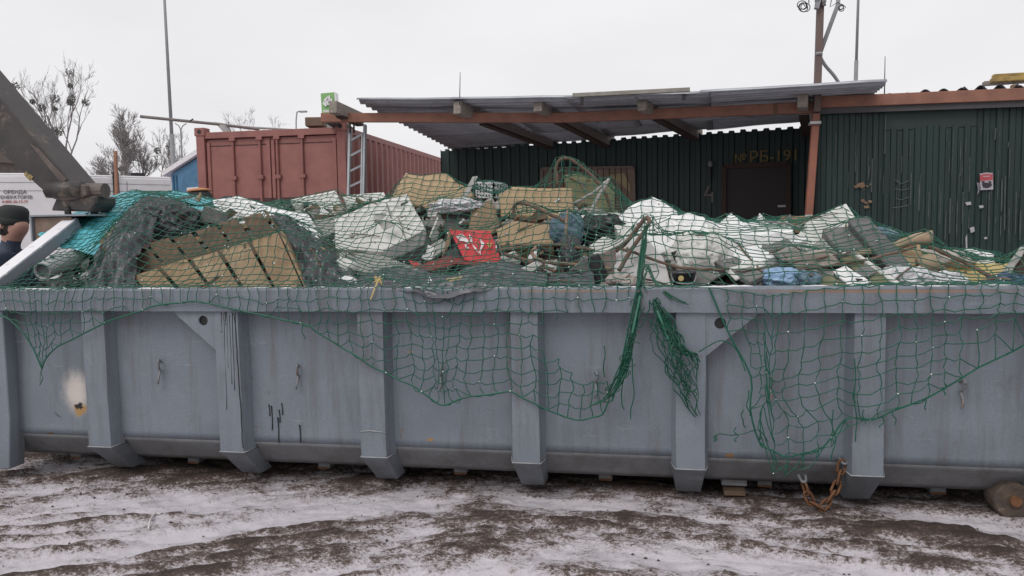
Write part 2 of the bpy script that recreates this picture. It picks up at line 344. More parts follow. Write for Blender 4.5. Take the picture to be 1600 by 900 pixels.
# ribs with tapering feet
RX = [-3.707+.9815*i for i in range(7)]
W = .083
def rib(x, y0, sgn, bot=.02):
    b = MB()
    yi = y0+sgn*.11
    a0 = [(x-W, y0, ZRF), (x+W, y0, ZRF), (x+W+.028, yi, ZRF+.005), (x-W-.028, yi, ZRF+.005)]
    a1 = [(x-W, y0, ZRB+.002), (x+W, y0, ZRB+.002), (x+W+.028, yi, ZRB+.002), (x-W-.028, yi, ZRB+.002)]
    b.add(a0+a1, [(0, 1, 5, 4), (1, 2, 6, 5), (3, 0, 4, 7), (0, 3, 2, 1)])
    ob = b.build('rib', M_RIB, SKIP, False, cuts=7, rough=.0045, rscale=3.2)
    f = MB(); yo = y0+sgn*.235
    c0 = [(x-W-.004, y0-.004*sgn, ZRF-.003), (x+W+.004, y0-.004*sgn, ZRF-.003), (x+W+.03, yi+.02*sgn, ZRF-.003), (x-W-.03, yi+.02*sgn, ZRF-.003)]
    c1 = [(x-W+.01, yo, bot), (x+W-.01, yo, bot), (x+W, yo+.14*sgn, bot), (x-W, yo+.14*sgn, bot)]
    f.add(c0+c1, [(0, 1, 2, 3), (4, 7, 6, 5), (0, 4, 5, 1), (1, 5, 6, 2), (2, 6, 7, 3), (3, 7, 4, 0)])
    fo = f.build('rib_foot', M_RIBFOOT, SKIP, bevel=.004)
    wl = MB().tube([(x-W-.03, yi, ZRF+.006), (x-W-.004, y0-.004, ZRF), (x+W+.004, y0-.004, ZRF), (x+W+.032, yi, ZRF+.008)], .004, 5)
    wl.build('weld_bead', M_WELD, SKIP, True)
    return ob
M_RIB = mat('grey_blue_paint_rib', (.186, .213, .248), (.16, .184, .216), 3.5, .5, 0, .12, 60, stain=(.15, .155, .165), sscale=3.0, sthr=.66, fine=.12)
M_RIBFOOT = mat('grey_blue_paint_foot', (.165, .186, .212), (.125, .135, .15), 6, .55, 0, .15, 60, stain=(.14, .105, .08), sscale=8, sthr=.63, fine=.12)
wear(M_RIB); wear(M_RIBFOOT)
M_WELD = mat('scraped_weld', (.36, .37, .39), (.24, .25, .27), 30, .5)
for x in RX: rib(x, YF, 1)
for x in RX: MB().box((x, YB+.05, .68), (.17, .1, 1.0)).build('rib', M_PAINT, SKIP)
# dent crease low on the third rib
xd = RX[2]
MB().tube([(xd-W, YF-.003, .40), (xd-.02, YF-.005, .408), (xd+W, YF-.003, .398)], .004, 5).build('dent_crease', M_WELD, SKIP, True)
# corner post on the hook end with its down-turned foot
cp = MB().prism([(XL-.02, YF-.002, .05), (XL-.02, YF-.002, ZRB), (-4.40, YF-.002, ZRB), (-4.40, YF-.002, .40), (-4.43, YF-.002, .05)], (0, .14, 0)); cp.build('corner_post', M_RIB, SKIP, bevel=.006)
MB().prism([(XR-.16, YF-.002, .05), (XR-.16, YF-.002, ZRB), (XR+.02, YF-.002, ZRB), (XR+.02, YF-.002, .05)], (0, .14, 0)).build('corner_post', M_RIB, SKIP, bevel=.006)
# corner gussets with a round eye (left of rib 2, right of rib 5)
def gusset(px, cx, s):
    x = RX[px]+s*(W+.0); y = YF+.006; z1 = ZRB-.002; n = 18
    outer = [(x, z1), (x+s*.30, z1), (x+s*.27, z1-.03), (x, z1-.26)]
    c = (x+s*.085, z1-.062); r = .033
    b = MB(); ring = [(c[0]+r*math.cos(2*math.pi*k/n), c[1]+r*math.sin(2*math.pi*k/n)) for k in range(n)]
    # outer loop resampled radially
    def hit(a):
        d = (math.cos(a), math.sin(a)); best = 9
        for i in range(4):
            p, q = outer[i], outer[(i+1) % 4]; ex, ez = q[0]-p[0], q[1]-p[1]; den = d[0]*ez-d[1]*ex
            if abs(den) < 1e-9: continue
            tt = ((p[0]-c[0])*ez-(p[1]-c[1])*ex)/den; uu = ((p[0]-c[0])*d[1]-(p[1]-c[1])*d[0])/den
            if tt > 0 and -1e-6 <= uu <= 1+1e-6: best = min(best, tt)
        return (c[0]+d[0]*best, c[1]+d[1]*best)
    angs = sorted([2*math.pi*k/n for k in range(n)]+[math.atan2(p[1]-c[1], p[0]-c[0]) % (2*math.pi) for p in outer])
    R0 = [Vector((c[0]+r*math.cos(t), y, c[1]+r*math.sin(t))) for t in angs]; R1 = [Vector((hit(t)[0], y, hit(t)[1])) for t in angs]; D = Vector((0, .014, 0))
    m = len(angs)
    b.add(R0+R1+[v+D for v in R0]+[v+D for v in R1], [f for i in range(m) for f in ((i, (i+1) % m, m+(i+1) % m, m+i), (2*m+i, 3*m+i, 3*m+(i+1) % m, 2*m+(i+1) % m), (i, 2*m+i, 2*m+(i+1) % m, (i+1) % m), (m+i, m+(i+1) % m, 3*m+(i+1) % m, 3*m+i))])
    g = b.build('gusset_plate', M_RIB, SKIP)
    MB().lathe((c[0], y+.018, c[1]), [(.036, 0), (.036, .003)], 18, Matrix.Rotation(math.pi/2, 3, 'X')).build('eye_hole', M_BLACK, g)
gusset(1, 0, -1); gusset(4, 0, 1)
# net hooks
def hook(px, py):
    p = aty(px, py, YW)
    pts = [p+Vector(v) for v in ((0, 0, .055), (.004, -.03, .075), (.014, -.045, .05), (.004, -.03, .02), (-.002, -.012, .0), (.004, -.03, -.03), (.001, -.042, -.065), (-.006, -.035, -.085))]
    MB().tube(spline(pts, 4), .008, 6).build('net_hook', M_RUSTPAINT, SKIP, True)
for h in ((252, 578), (467, 586), (690, 588), (931, 598), (1203, 606), (1500, 612)): hook(*h)
# floor cross members, seen as square tube ends below the sheet
for px, py in ((118, 712), (302, 722), (506, 730), (719, 738), (946, 748), (1195, 762), (1466, 774)):
    p = aty(px, py, 4.98)
    b = MB().box((p.x, 5.95, .075), (.088, 1.94, .115)); c = b.build('cross_member', M_RUSTPAINT, SKIP, bevel=.004)
    MB().box((p.x, 4.978, .075), (.062, .004, .086)).build('tube_mouth', M_PAINTLOW, c)
    MB().box((p.x, 4.976, .023), (.086, .005, .012)).build('rust_lip', M_RUST, c)
p = aty(1147, 760, 4.9); MB().box((p.x, 4.95, .09), (.155, .12, .09)).build('stop_block', M_RUSTPAINT, SKIP, bevel=.004)
for yy in (5.33, 6.35): MB().box(((XL+XR)/2, yy, .065), (XR-XL-.1, .09, .10)).build('skid_rail', M_DARKSTEEL, SKIP)
# rear roller
rp_ = aty(1588, 806, 4.86)
rl = MB().lathe((2.02, 4.80, .075), [(.03, -.06), (.055, -.06), (.06, -.075), (.095, -.075), (.105, -.06), (.105, .06), (.095, .075), (.0, .075)], 24, Matrix.Rotation(math.pi/2, 3, 'X')).build('roller', mat('muddy_rust', (.12, .085, .065), (.05, .038, .032), 14, .9, 0, .6, 60, stain=(.34, .29, .26), sscale=9, sthr=.6), SKIP, False)
MB().lathe((2.02, 4.715, .085), [(.03, 0), (.03, .02), (0, .02)], 12, Matrix.Rotation(math.pi/2, 3, 'X')).build('axle_cap', M_RUST, rl)
MB().prism([(1.90, 4.9, .28), (2.16, 4.9, .28), (2.08, 4.9, .03), (1.97, 4.9, .03)], (0, .015, 0)).build('roller_bracket', M_PAINTLOW, SKIP)
# front end: wall, raised sloping braces, hook bail
MB().box((XL, (YF+YB)/2, .72), (.03, YB-YF-.02, 1.14)).build('end_wall', M_PAINT, SKIP)
MB().box((XR, (YF+YB)/2, .72), (.03, YB-YF-.02, 1.14)).build('end_wall', M_PAINT, SKIP)
M_SNOWPAINT = mat('snow_dusted_paint', (.24, .265, .30), (.19, .21, .24), 4, .5, 0, .15, 60, snow=1.05)
YM = 5.62; ZT = 1.80
br = MB().bar((XL+.02, 4.66, 1.26), (XL+.02, YM-.02, ZT-.03), .13, .10); br.build('end_brace', M_SNOWPAINT, SKIP, bevel=.008)
MB().bar((XL+.02, YB-.04, 1.26), (XL+.02, YM+.5, ZT-.03), .15, .13).build('end_brace', M_SNOWPAINT, SKIP, bevel=.008)
ch = MB()                                                   # open channel across the top
for c, s in (((XL-.05, YM+.12, ZT+.035), (.52, .46, .014)), ((XL-.05, YM+.345, ZT-.07), (.52, .014, .20)), ((XL-.303, YM+.12, ZT-.07), (.014, .45, .20))): ch.box(c, s)
ch.build('head_channel', M_SNOWPAINT, SKIP)
MB().box((XL-.12, YM-.075, ZT-.075), (.34, .008, .19)).build('channel_web', mat('brown_primer', (.25, .18, .14), (.15, .105, .08), 12, .8), SKIP)
bl = [Vector((XL-.02, YM-.02, ZT+.03)), Vector((XL-.02, YM-.02, ZT+.09)), Vector((XL-.02, YM+.12, ZT+.13)), Vector((XL-.02, YM+.26, ZT+.09)), Vector((XL-.02, YM+.26, ZT+.03))]
MB().tube(spline(bl, 5), .025, 8).build('hook_bail', M_DARKSTEEL, SKIP, True)
# snow lying along the near top rail
def snow_strip(x0, x1, y0, y1, z, seed, thr):
    b = MB(); n = int((x1-x0)/.03); P = []
    for j in range(6):
        row = []
        for i in range(n+1):
            x = lerp(x0, x1, i/n); y = lerp(y0, y1, j/5)
            h = .012*(mnoise.noise(Vector((x*5, y*12, seed)))+mnoise.noise(Vector((x*19, y*22, seed)))*.6-thr)
            if j in (0, 5): h -= .01
            row.append(Vector((x, y, z+max(h, -.012))))
        P.append(row)
    return b.grid(P)
so_ = snow_strip(XL, XR, 4.575, 4.69, ZR-.001, 3, .1).build('snow_dusting', M_SNOW, SKIP, True); so_['kind'] = 'stuff'
# paint drips
drips = [(346, 488, 520), (350, 490, 640), (354, 488, 575), (359, 492, 600), (363, 488, 610), (352, 488, 508), (368, 488, 505)]
for px, y0, y1 in drips:
    pts = [aty(px+(y-y0)*.03+rnd.uniform(-.5, .5), y, YF-.001) for y in np.linspace(y0, y1, 7)]; r0_ = rnd.uniform(.0018, .0036)
    MB().tube(pts, [r0_*f_ for f_ in (1.2, 1, .9, .8, .6, .5, .8)], 5).build('paint_drip', M_BLACK, SKIP)
p = aty(368, 490, YF-.003); pts = [aty(366+(y-490)*.065+rnd.uniform(-.8, .8), y, YF-.003) for y in range(490, 705, 14)]
MB().tube(pts, .003, 4).build('paint_drip', M_BLACK, SKIP)
for px, y0, y1 in ((420, 632, 650), (424, 634, 672), (436, 640, 660), (434, 652, 692), (440, 630, 648), (468, 664, 692)):
    p = aty(px, y0, YW-.006); q = aty(px+1.5, y1, YW-.006)
    MB().tube([p, p.lerp(q, .5)+Vector((.003, 0, 0)), q], [.0045, .003, .004], 5).build('paint_drip', M_BLACK, SKIP)
for px, py, ln, an in ((385, 345+240, .05, .5), (365, 440+130, .05, .7), (885, 665, .02, 1.3), (905, 690, .02, 1.4), (944, 458, .03, 1.4), (1115, 660, .08, 1.2), (85, 645, .05, .6), (1020, 610, .02, 1), (760, 640, .025, .9), (530, 560, .02, .8), (1420, 650, .03, .5), (1100, 560, .02, .2)):
    p = aty(px, py, YW-.005 if px not in (944,) else 4.565)
    MB().tube([p, p+Vector((math.cos(an)*ln, 0, -math.sin(an)*ln))], .0022, 4).build('paint_scratch', M_WELD if px > 400 else M_DARKSTEEL, SKIP)
# rusty chain
chain = thing('chain', aty(1285, 740, YF-.02), 'rusty steel chain looped from two lugs under the skip', 'chain')
cpts = spline([aty(1316, 722, YW-.03), aty(1312, 745, YW-.03), aty(1303, 770, YW-.035), aty(1281, 797, YW-.04), aty(1265, 782, YW-.035), aty(1255, 752, YW-.03)], 14)
acc = 0; step = .062; last = cpts[0]; pos = [last]
for q in cpts[1:]:
    while (q-last).length >= step: last = last+(q-last).normalized()*step; pos.append(last)
lnk = []
for k in range(len(pos)-1):
    a_, b_ = pos[k], pos[k+1]; d = (b_-a_).normalized(); sd_ = d.cross(Vector((0, 1, 0))).normalized()
    if k % 2: sd_ = (sd_*.45+Vector((0, 1, 0))*.9).normalized()
    c = (a_+b_)/2; hl, hw = .043, .021
    loop = [c+d*(hl-hw)*(1 if math.cos(t) > 0 else -1)+d*hw*math.cos(t)+sd_*hw*math.sin(t) for t in [2*math.pi*i/14+.01 for i in range(15)]]
    MB().tube(loop, .0075, 6, False).build('link', M_RUST, chain, True)
for px, py in ((1318, 716), (1254, 744)):
    p = aty(px, py, YW-.01); MB().tube(spline([p+Vector((-.02, .02, 0)), p+Vector((-.01, -.03, -.02)), p+Vector((.012, -.03, -.02)), p+Vector((.02, .02, 0))], 4), .008, 6).build('lug', M_RUSTPAINT, chain, True)
# timber blocks under the skip
b = MB().box((aty(1145, 778, 4.95).x, 5.0, .018), (.13, .35, .03)); tag(b.build('timber_block', mat('pale_wood', (.16, .105, .065), (.09, .06, .04), 8, .8, 0, .3, 60, stretch=(1, 6, 6)), bevel=.004), 'short worn timber block on the mud under the skip', 'timber')

# ------------------------------------------------------------------ hook-lift arm
arm = thing('hook_lift_arm', aty(118, 320, 5.75), 'black scuffed steel hook-lift arm gripping the skip end', 'lifting arm')
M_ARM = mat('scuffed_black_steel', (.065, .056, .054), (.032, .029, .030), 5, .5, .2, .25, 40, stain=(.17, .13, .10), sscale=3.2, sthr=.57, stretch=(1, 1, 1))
M_ARMTOP = mat('lighter_brown_steel', (.15, .12, .11), (.07, .055, .05), 6, .6, .2, .3, 40, stain=(.26, .21, .17), sscale=5, sthr=.6)  # lighter brown than the boom, for its top face and fittings
M_YEL = mat('chipped_yellow_paint', (.42, .32, .12), (.2, .14, .06), 14, .7, stain=(.06, .05, .05), sscale=14, sthr=.5)
y0, y1 = 5.6, 5.9
B0 = aty(78, 308, y0); T0 = aty(112, 285, y0); T1 = aty(-140, -14, y0); B1 = aty(-140, 112, y0); d = T1-T0
MB().prism([B0, T0, T1, B1], (0, y1-y0, 0)).build('boom', M_ARM, arm, bevel=.012)
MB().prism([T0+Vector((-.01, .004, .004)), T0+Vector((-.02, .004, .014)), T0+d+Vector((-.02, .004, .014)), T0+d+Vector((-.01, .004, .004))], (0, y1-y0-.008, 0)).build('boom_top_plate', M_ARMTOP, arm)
u_ = lambda px, py: aty(px, py, y0-.006)
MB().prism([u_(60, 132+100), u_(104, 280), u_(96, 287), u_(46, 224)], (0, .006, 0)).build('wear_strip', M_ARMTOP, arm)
MB().prism([u_(40, 268), u_(52, 276), u_(47, 283), u_(37, 273)], (0, .007, 0)).build('paint_patch', M_YEL, arm)
MB().prism([u_(66, 298), u_(78, 293), u_(82, 305), u_(72, 310)], (0, .007, 0)).build('paint_patch', M_YEL, arm)
MB().tube([aty(76, 296, y0-.02), aty(128, 297, y0-.0)], .07, 12).build('hook_head', M_ARM, arm, True)
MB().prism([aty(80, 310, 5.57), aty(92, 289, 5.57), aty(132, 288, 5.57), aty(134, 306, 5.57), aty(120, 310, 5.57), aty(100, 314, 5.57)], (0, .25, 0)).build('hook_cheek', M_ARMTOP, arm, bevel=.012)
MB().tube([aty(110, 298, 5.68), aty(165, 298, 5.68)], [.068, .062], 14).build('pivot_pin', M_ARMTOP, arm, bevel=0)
MB().prism([aty(78, 329, 5.60), aty(88, 306, 5.60), aty(150, 306, 5.60), aty(150, 320, 5.60), aty(140, 331, 5.60)], (0, .25, 0)).build('hook_jaw', M_ARM, arm, bevel=.015)
for px, py in ((106, 287), (124, 287)): MB().lathe(aty(px, py, 5.62), [(.022, -.02), (.022, .012), (0, .012)], 8).build('bolt', M_DARKSTEEL, arm)

# ------------------------------------------------------------------ SHEDS
M_GREEN = mat('dark_green_sheet', (.016, .036, .032), (.010, .023, .022), 5, .55, .1, .15, 30, stain=(.03, .045, .045), sscale=2.5, sthr=.62, stretch=(1, 1, .25))
M_GREENW = mat('weathered_green_sheet', (.010, .033, .028), (.006, .0185, .018), 4, .55, .1, .15, 30, stain=(.055, .075, .07), sscale=7, sthr=.64, stretch=(2.2, 2.2, .10))
M_REDOX = mat('red_oxide_beam', (.27, .125, .085), (.19, .085, .06), 6, .75, 0, .2, 40, stain=(.13, .08, .06), sscale=4, sthr=.64)
M_ROOF = mat('grey_corrugated_sheet', (.40, .42, .46), (.27, .285, .31), 3, .4, .3, .1, 30, stain=(.10, .085, .08), sscale=3, sthr=.62)
M_OLDWOOD = mat('old_grey_wood', (.30, .265, .235), (.18, .155, .135), 8, .85, 0, .4, 60, stretch=(3, 3, 3))
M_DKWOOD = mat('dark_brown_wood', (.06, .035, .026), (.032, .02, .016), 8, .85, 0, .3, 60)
def corr(b, A, B, z_off, top, bot, pitch, amp, nseg=None, nrm=None):
    pass
def sheet_wall(parent, A, B, zb, ztA, ztB, m, name='wall_sheet', width=1.0, pitch=.16, amp=.018, trap=True, off=0):
    """vertical corrugated sheets between A and B (world xy), one object per sheet"""
    A = Vector((A[0], A[1], 0)); B = Vector((B[0], B[1], 0)); d = B-A; Ln = d.length; d.normalize(); nrm = Vector((d.y, -d.x, 0))
    n = max(1, round(Ln/width)); out = []
    for k in range(n):
        s0, s1 = Ln*k/n-.012, Ln*(k+1)/n+.012
        cols = []; s = s0
        per = []
        q = math.floor(s0/pitch)*pitch
        while q < s1+pitch:
            for fr, h in ((0, 0), (.42, 0), (.5, 1), (.92, 1)): per.append((q+fr*pitch, h))
            q += pitch
        ss = [(s0, None)]+[p for p in per if s0 < p[0] < s1]+[(s1, None)]
        def hh(x): fr = (x/pitch) % 1; return 0 if fr < .42 else (fr-.42)/.08 if fr < .5 else 1 if fr < .92 else 1-(fr-.92)/.08
        P = [[], []]
        for x, h in ss:
            h = hh(x) if h is None else h
            p = A+d*x+nrm*(amp*h+off+(.006 if k % 2 else 0)); t = x/Ln
            wob = .018*mnoise.noise(Vector((x*3, k, 4)))
            P[0].append(p+Vector((0, 0, zb))); P[1].append(p+Vector((0, 0, lerp(ztA, ztB, t)+wob+.03*h)))
        b = MB().grid(P); out.append(b.build(name, m, parent, solid=.003))
    return out
# canopy shed
bl_ = atd(690, 236, 13.9); brr = atd(1272, 199, 11.45)
shed = thing('canopy_shed', ((bl_.x+brr.x)/2, (bl_.y+brr.y)/2, .3), 'dark green sheet shed under a sagging corrugated canopy roof', 'shed')
sheet_wall(shed, bl_, brr, .25, bl_.z, brr.z, M_GREEN, pitch=.17, amp=.022)
side_end = brr+Vector((.35, -1.9, 0))
# front beam
bm_l = atd(503, 184, 11.45); bm_r = atd(1272, 168, 9.55); bm_m = atd(880, 184, 10.5)
for a_, b_ in ((bm_l, bm_m), (bm_m, bm_r)):
    MB().bar(a_, b_, .08, .13).build('front_beam', M_REDOX, shed, bevel=.005)
MB().bar(atd(1208, 170, 9.66), atd(1275, 167, 9.52), .012, .135).build('beam_splice', mat('rusted_plate', (.2, .1, .06), (.1, .06, .04), 14, .85, stain=(.35, .31, .28), sscale=9, sthr=.6), shed)
# roof surface (bilinear between four corners)
R00, R01 = atd(562, 161, 11.0), atd(1378, 136, 8.75)        # front edge
R10, R11 = atd(712, 240, 13.95), atd(1310, 192, 11.3)       # rear edge
Rm = atd(905, 160, 10.1)
def roofp(u, v):
    f = R00.lerp(R01, u); f.z += (Rm.z-R00.lerp(R01, .42).z)*math.sin(math.pi*min(1, max(0, u)))
    return f.lerp(R10.lerp(R11, u), v)
def roof_sheet(u0, u1, v0, v1, lift, m):
    nv = int((v1-v0)*20*8); P = []
    for j in range(nv+1):
        v = lerp(v0, v1, j/nv); row = []
        for i in range(9):
            u = lerp(u0, u1, i/8); p = roofp(u, v)
            p.z += .034*math.sin(v*20*2*math.pi)+lift+.015*mnoise.noise(Vector((u*9, v*3, lift*50)))
            row.append(p)
        P.append(row)
    return MB().grid(P).build('roof_sheet', m, shed, True, solid=.004)
M_ROOF2 = mat('grey_corrugated_sheet_b', (.33, .345, .375), (.20, .21, .23), 3, .4, .3, .1, 30, stain=(.05, .045, .045), sscale=3, sthr=.6)
k = 0
for j in range(3):
    us = [0, .22, .46, .71, 1.0] if j % 2 == 0 else [0.0, .3, .55, .8, .93]
    for i in range(4):
        roof_sheet(us[i]-.008, us[i+1]+.008, max(0, j/3-.02), min(1, (j+1)/3+.02) - (.03 if (i*7+j) % 3 == 1 else 0), .05+.009*((i+j) % 2)+.012*j, M_ROOF if (i+j) % 2 else M_ROOF2); k += 1
# rafters, their sawn ends jut past the beam
for px0, py0, px1, py1, DD in ((520, 163, 563, 186, 0), (714, 164, 868, 226, 0), (840, 160, 955, 224, 0), (1003, 158, 1092, 212, 0), (1254, 152, 1262, 205, 0)):
    t = (px0-562)/(1378-562); D0 = lerp(10.9, 9.0, max(-.06, t)); D1 = lerp(13.9, 11.4, (px1-712)/(1310-712)) if px1 > 700 else 11.8
    a_ = atd(px0, py0+4, D0); b_ = atd(px1, py1, D1)
    MB().bar(a_, b_, .12, .17).build('rafter', M_OLDWOOD if px0 in (520,) else M_OLDWOOD, shed, bevel=.005)
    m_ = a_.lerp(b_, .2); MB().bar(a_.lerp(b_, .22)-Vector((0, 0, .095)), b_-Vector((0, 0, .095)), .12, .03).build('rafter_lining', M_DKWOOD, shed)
# post
pt, pb = atd(1277, 150, 9.45), atd(1264, 330, 9.45); pb2 = pb+(pb-pt).normalized()*1.6; pb2.z = .2
MB().bar(pb2, atd(1275, 178, 9.45), .085, .085, (0, 1, 0)).build('post', mat('orange_red_post', (.26, .10, .065), (.18, .07, .048), 5, .7, stain=(.14, .08, .06), sscale=5, sthr=.68), shed, bevel=.006)
MB().bar(atd(1273, 195, 9.43), atd(1273, 191, 9.43), .125, .125, (0, 1, 0)).build('post_clamp', mat('grey_metal', (.4, .4, .42), None, 10, .5, .3), shed)
# barred board window, door, lamp, painted marks
def on_wall(px, py, off=.03):
    d = ray(px, py); A = Vector((bl_.x, bl_.y)); Bv = Vector((brr.x, brr.y)); dd = (Bv-A).normalized(); nr = Vector((dd.y, -dd.x)); A2 = A+nr*off
    t = (A2-Vector((0, 0))).dot(nr)/Vector((d.x, d.y)).dot(nr); return CAM+d*t
wd = Vector((brr.x-bl_.x, brr.y-bl_.y, 0)).normalized(); wn = Vector((wd.y, -wd.x, 0))
wnd = thing('tmp', (0, 0, 0)); bpy.data.objects.remove(wnd)
M_TAN = mat('tan_board', (.30, .22, .17), (.2, .14, .11), 5, .8)
q = [on_wall(848, 264, .05), on_wall(990, 262, .05), on_wall(992, 330, .05), on_wall(846, 330, .05)]
win = MB().prism(q, wn*-.01).build('window_board', M_TAN, shed)
for a_, b_ in ((q[0], q[1]), (q[1], q[2]), (q[3], q[0]), (q[3], q[2])): MB().bar(a_+wn*.02, b_+wn*.02, .05, .05, wn).build('window_frame', mat('frame_wood', (.20, .15, .13), None, 6, .8), win)
for i in range(1, 16):
    a_ = q[0].lerp(q[1], i/16)+wn*.05; b_ = q[3].lerp(q[2], i/16)+wn*.05
    MB().tube([a_, b_], .007, 5).build('window_bar', M_DARKSTEEL, win)
q2 = [on_wall(950, 273, .06), on_wall(975, 270, .06), on_wall(985, 290, .06), on_wall(985, 300, .06)]
MB().prism(q2, wn*.01).build('paint_smear', mat('yellow_tan', (.45, .36, .22), None, 6, .8), win)
q = [on_wall(1132, 260, .05), on_wall(1232, 257, .05), on_wall(1232, 400, .05), on_wall(1132, 400, .05)]
dr = MB().prism(q, wn*.03).build('door', mat('dark_brown_door', (.028, .020, .020), (.018, .014, .015), 5, .7), shed)
for a_, b_ in ((0, 1), (1, 2), (0, 3)): MB().bar(q[a_]+wn*.05, q[b_]+wn*.05, .07, .05, wn).build('door_frame', M_DKWOOD, dr)
hp = on_wall(1222, 322, .1); MB().bar(hp-wd*.06, hp+wd*.06, .03, .03).build('handle', mat('grey_metal', (.4, .4, .42)), dr)
M_YTXT = mat('faded_yellow_paint', (.23, .165, .062), (.15, .11, .042), 20, .8)
tx = on_wall(1196, 257, .075)
text_mesh('painted_lettering', '№', M_YTXT, shed, on_wall(1157, 254, .075), wd, (0, 0, 1), .18, .002)
text_mesh('painted_lettering', 'РБ-191', M_YTXT, shed, on_wall(1209, 252, .075), wd, (0, 0, 1), .235, .002)
p0 = on_wall(1108, 292, .07)
M_MARK = mat('grey_chalk', (.16, .14, .13))
for a_, b_ in (((1108, 291), (1101, 305)), ((1100, 305), (1113, 305)), ((1113, 300), (1113, 316))): MB().bar(on_wall(*a_, .07), on_wall(*b_, .07), .03, .006, wn).build('painted_stroke', M_MARK, shed)
lp = on_wall(1110, 256, .08); lo = MB().lathe(lp, [(0, -.05), (.035, -.04), (.04, .0), (.03, .04), (0, .05)], 10).build('wall_lamp', mat('lamp_grey', (.22, .22, .22)), shed, True)
MB().tube([lp-Vector((0, 0, .05)), lp-Vector((.0, 0, .25))], .03, 6).build('lamp_bracket', M_BLACK, lo)
# right shed
s0 = atd(1284, 180, 9.6); s1 = atd(1760, 140, 8.55)
sd2 = Vector((s1.x-s0.x, s1.y-s0.y, 0)).normalized(); sn2 = Vector((sd2.y, -sd2.x, 0))
def on_s(px, py, off=.03):
    d = ray(px, py); nr = Vector((sn2.x, sn2.y)); A2 = Vector((s0.x, s0.y))+nr*off
    t = A2.dot(nr)/Vector((d.x, d.y)).dot(nr); return CAM+d*t
rs = thing('green_shed', ((s0.x+s1.x)/2, (s0.y+s1.y)/2, .3), 'weathered dark green shed with paint-streaked sheet doors and red-brown fascia', 'shed')
zt0 = on_s(1284, 176, 0).z; zt1 = on_s(1600, 158, 0).z; zt1 = zt0+(zt1-zt0)*(s1-s0).length/(on_s(1600, 158, 0)-s0).length
c1 = on_s(1381, 200, 0); c2 = on_s(1527, 200, 0)
def zt(p): return lerp(zt0, zt1, (Vector((p.x, p.y, 0))-Vector((s0.x, s0.y, 0))).length/Vector((s1.x-s0.x, s1.y-s0.y, 0)).length)
sheet_wall(rs, s0, c1, .2, zt(s0), zt(c1), M_GREENW, width=.9, pitch=.13, amp=.016)
for o_ in sheet_wall(rs, c1+sd2*.015, c2-sd2*.015, .2, on_s(1381, 205, 0).z, on_s(1527, 198, 0).z, M_GREENW, 'door_sheet', width=1.3, pitch=.13, amp=.016, off=.02): o_['label'] = 'streaked green sheet-metal door leaf'
sheet_wall(rs, c2, s1, .2, zt(c2), zt(s1), M_GREENW, width=.9, pitch=.13, amp=.016)
q = [on_s(1381, 175, .012), on_s(1527, 167, .012), on_s(1527, 197, .012), on_s(1381, 204, .012)]
MB().prism(q, sn2*-.01).build('lintel_panel', M_GREEN, rs)
# rear volume so that it is not a bare screen
bk = sn2*-2.6
MB().prism([s0+bk+Vector((0, 0, -.1)), s1+bk+Vector((0, 0, -.1)), Vector((s1.x, s1.y, .2))+bk, Vector((s0.x, s0.y, .2))+bk], sn2*-.03).build('rear_wall', M_GREEN, rs)
lw = sheet_wall(rs, s0-sn2*2.5, s0-sn2*.02, .2, zt0-.05, zt0-.05, M_GREEN, 'end_wall_sheet', width=1.2, pitch=.13)
f0 = on_s(1276, 160, .13); f1_ = on_s(1600, 147, .13); fdir = (f1_-f0); f2 = f0+fdir*1.45
MB().bar(f0, f2, .05, .135).build('fascia_beam', M_REDOX, rs, bevel=.004)
MB().bar(f0+Vector((0, 0, -.10))-sn2*.04, f2+Vector((0, 0, -.10))-sn2*.04, .05, .075).build('under_fascia', mat('grey_dark_board', (.07, .065, .07)), rs)
# wavy slates on the right roof: separate sheets
nS = 6; Lf = (f2-f0).length; fd = fdir.normalized()
M_SLATE = mat('wavy_slate', (.10, .10, .11), (.06, .06, .065), 5, .85, 0, .2, 40, snow=.7)
for i in range(nS):
    P = []
    for j in range(5):
        row = []
        for k_ in range(33):
            s = Lf*(i+k_/32*1.03)/nS; base = f0+fd*s+Vector((0, 0, .045+(.03 if i > 1 else -.01)))
            a_ = .026 if i != 3 else .034
            row.append(base-sn2*(j*.7)+Vector((0, 0, -.12*j*.7+a_*math.sin(s*2*math.pi/.19)+.012*(i % 2)+.012*mnoise.noise(Vector((s*1.3, j, 3))))))
        P.append(row)
    MB().grid(P).build('roof_slate', M_SLATE, rs, True, solid=.008)
# scraped paint patch + pale flakes + long pale runs
M_SCR = mat('bare_brown_patch', (.26, .16, .095), (.13, .09, .065), 18, .85)
rr0 = random.Random(8)
for cx_, cy_, sx_, sy_, n_ in ((1347, 289, 13, 5, 16), (1355, 318, 6, 9, 8)):
    for k_ in range(n_):
        x_, y_ = cx_+rr0.gauss(0, sx_*.55), cy_+rr0.gauss(0, sy_*.5); n2_ = 7; r_ = rr0.uniform(1.2, 4)
        MB().prism([on_s(x_+r_*rr0.uniform(.4, 1.2)*math.cos(6.283*q_/n2_), y_+r_*.7*rr0.uniform(.4, 1.2)*math.sin(6.283*q_/n2_), .036+.0008*k_) for q_ in range(n2_)], sn2*.002).build('bare_patch', M_SCR, rs)
M_FLK = mat('pale_flake', (.42, .42, .43))
for x, y, w_, h_ in ((1513, 318, 5, 3), (1533, 323, 4, 2.5), (1519, 359, 4, 5), (1510, 380, 1.5, 14), (1540, 372, 3, 2)):
    MB().prism([on_s(x-w_, y-h_*.6, .05), on_s(x+w_*.7, y-h_, .05), on_s(x+w_, y+h_*.5, .05), on_s(x-w_*.5, y+h_, .05)], sn2*.003).build('paint_flake', M_FLK, rs)
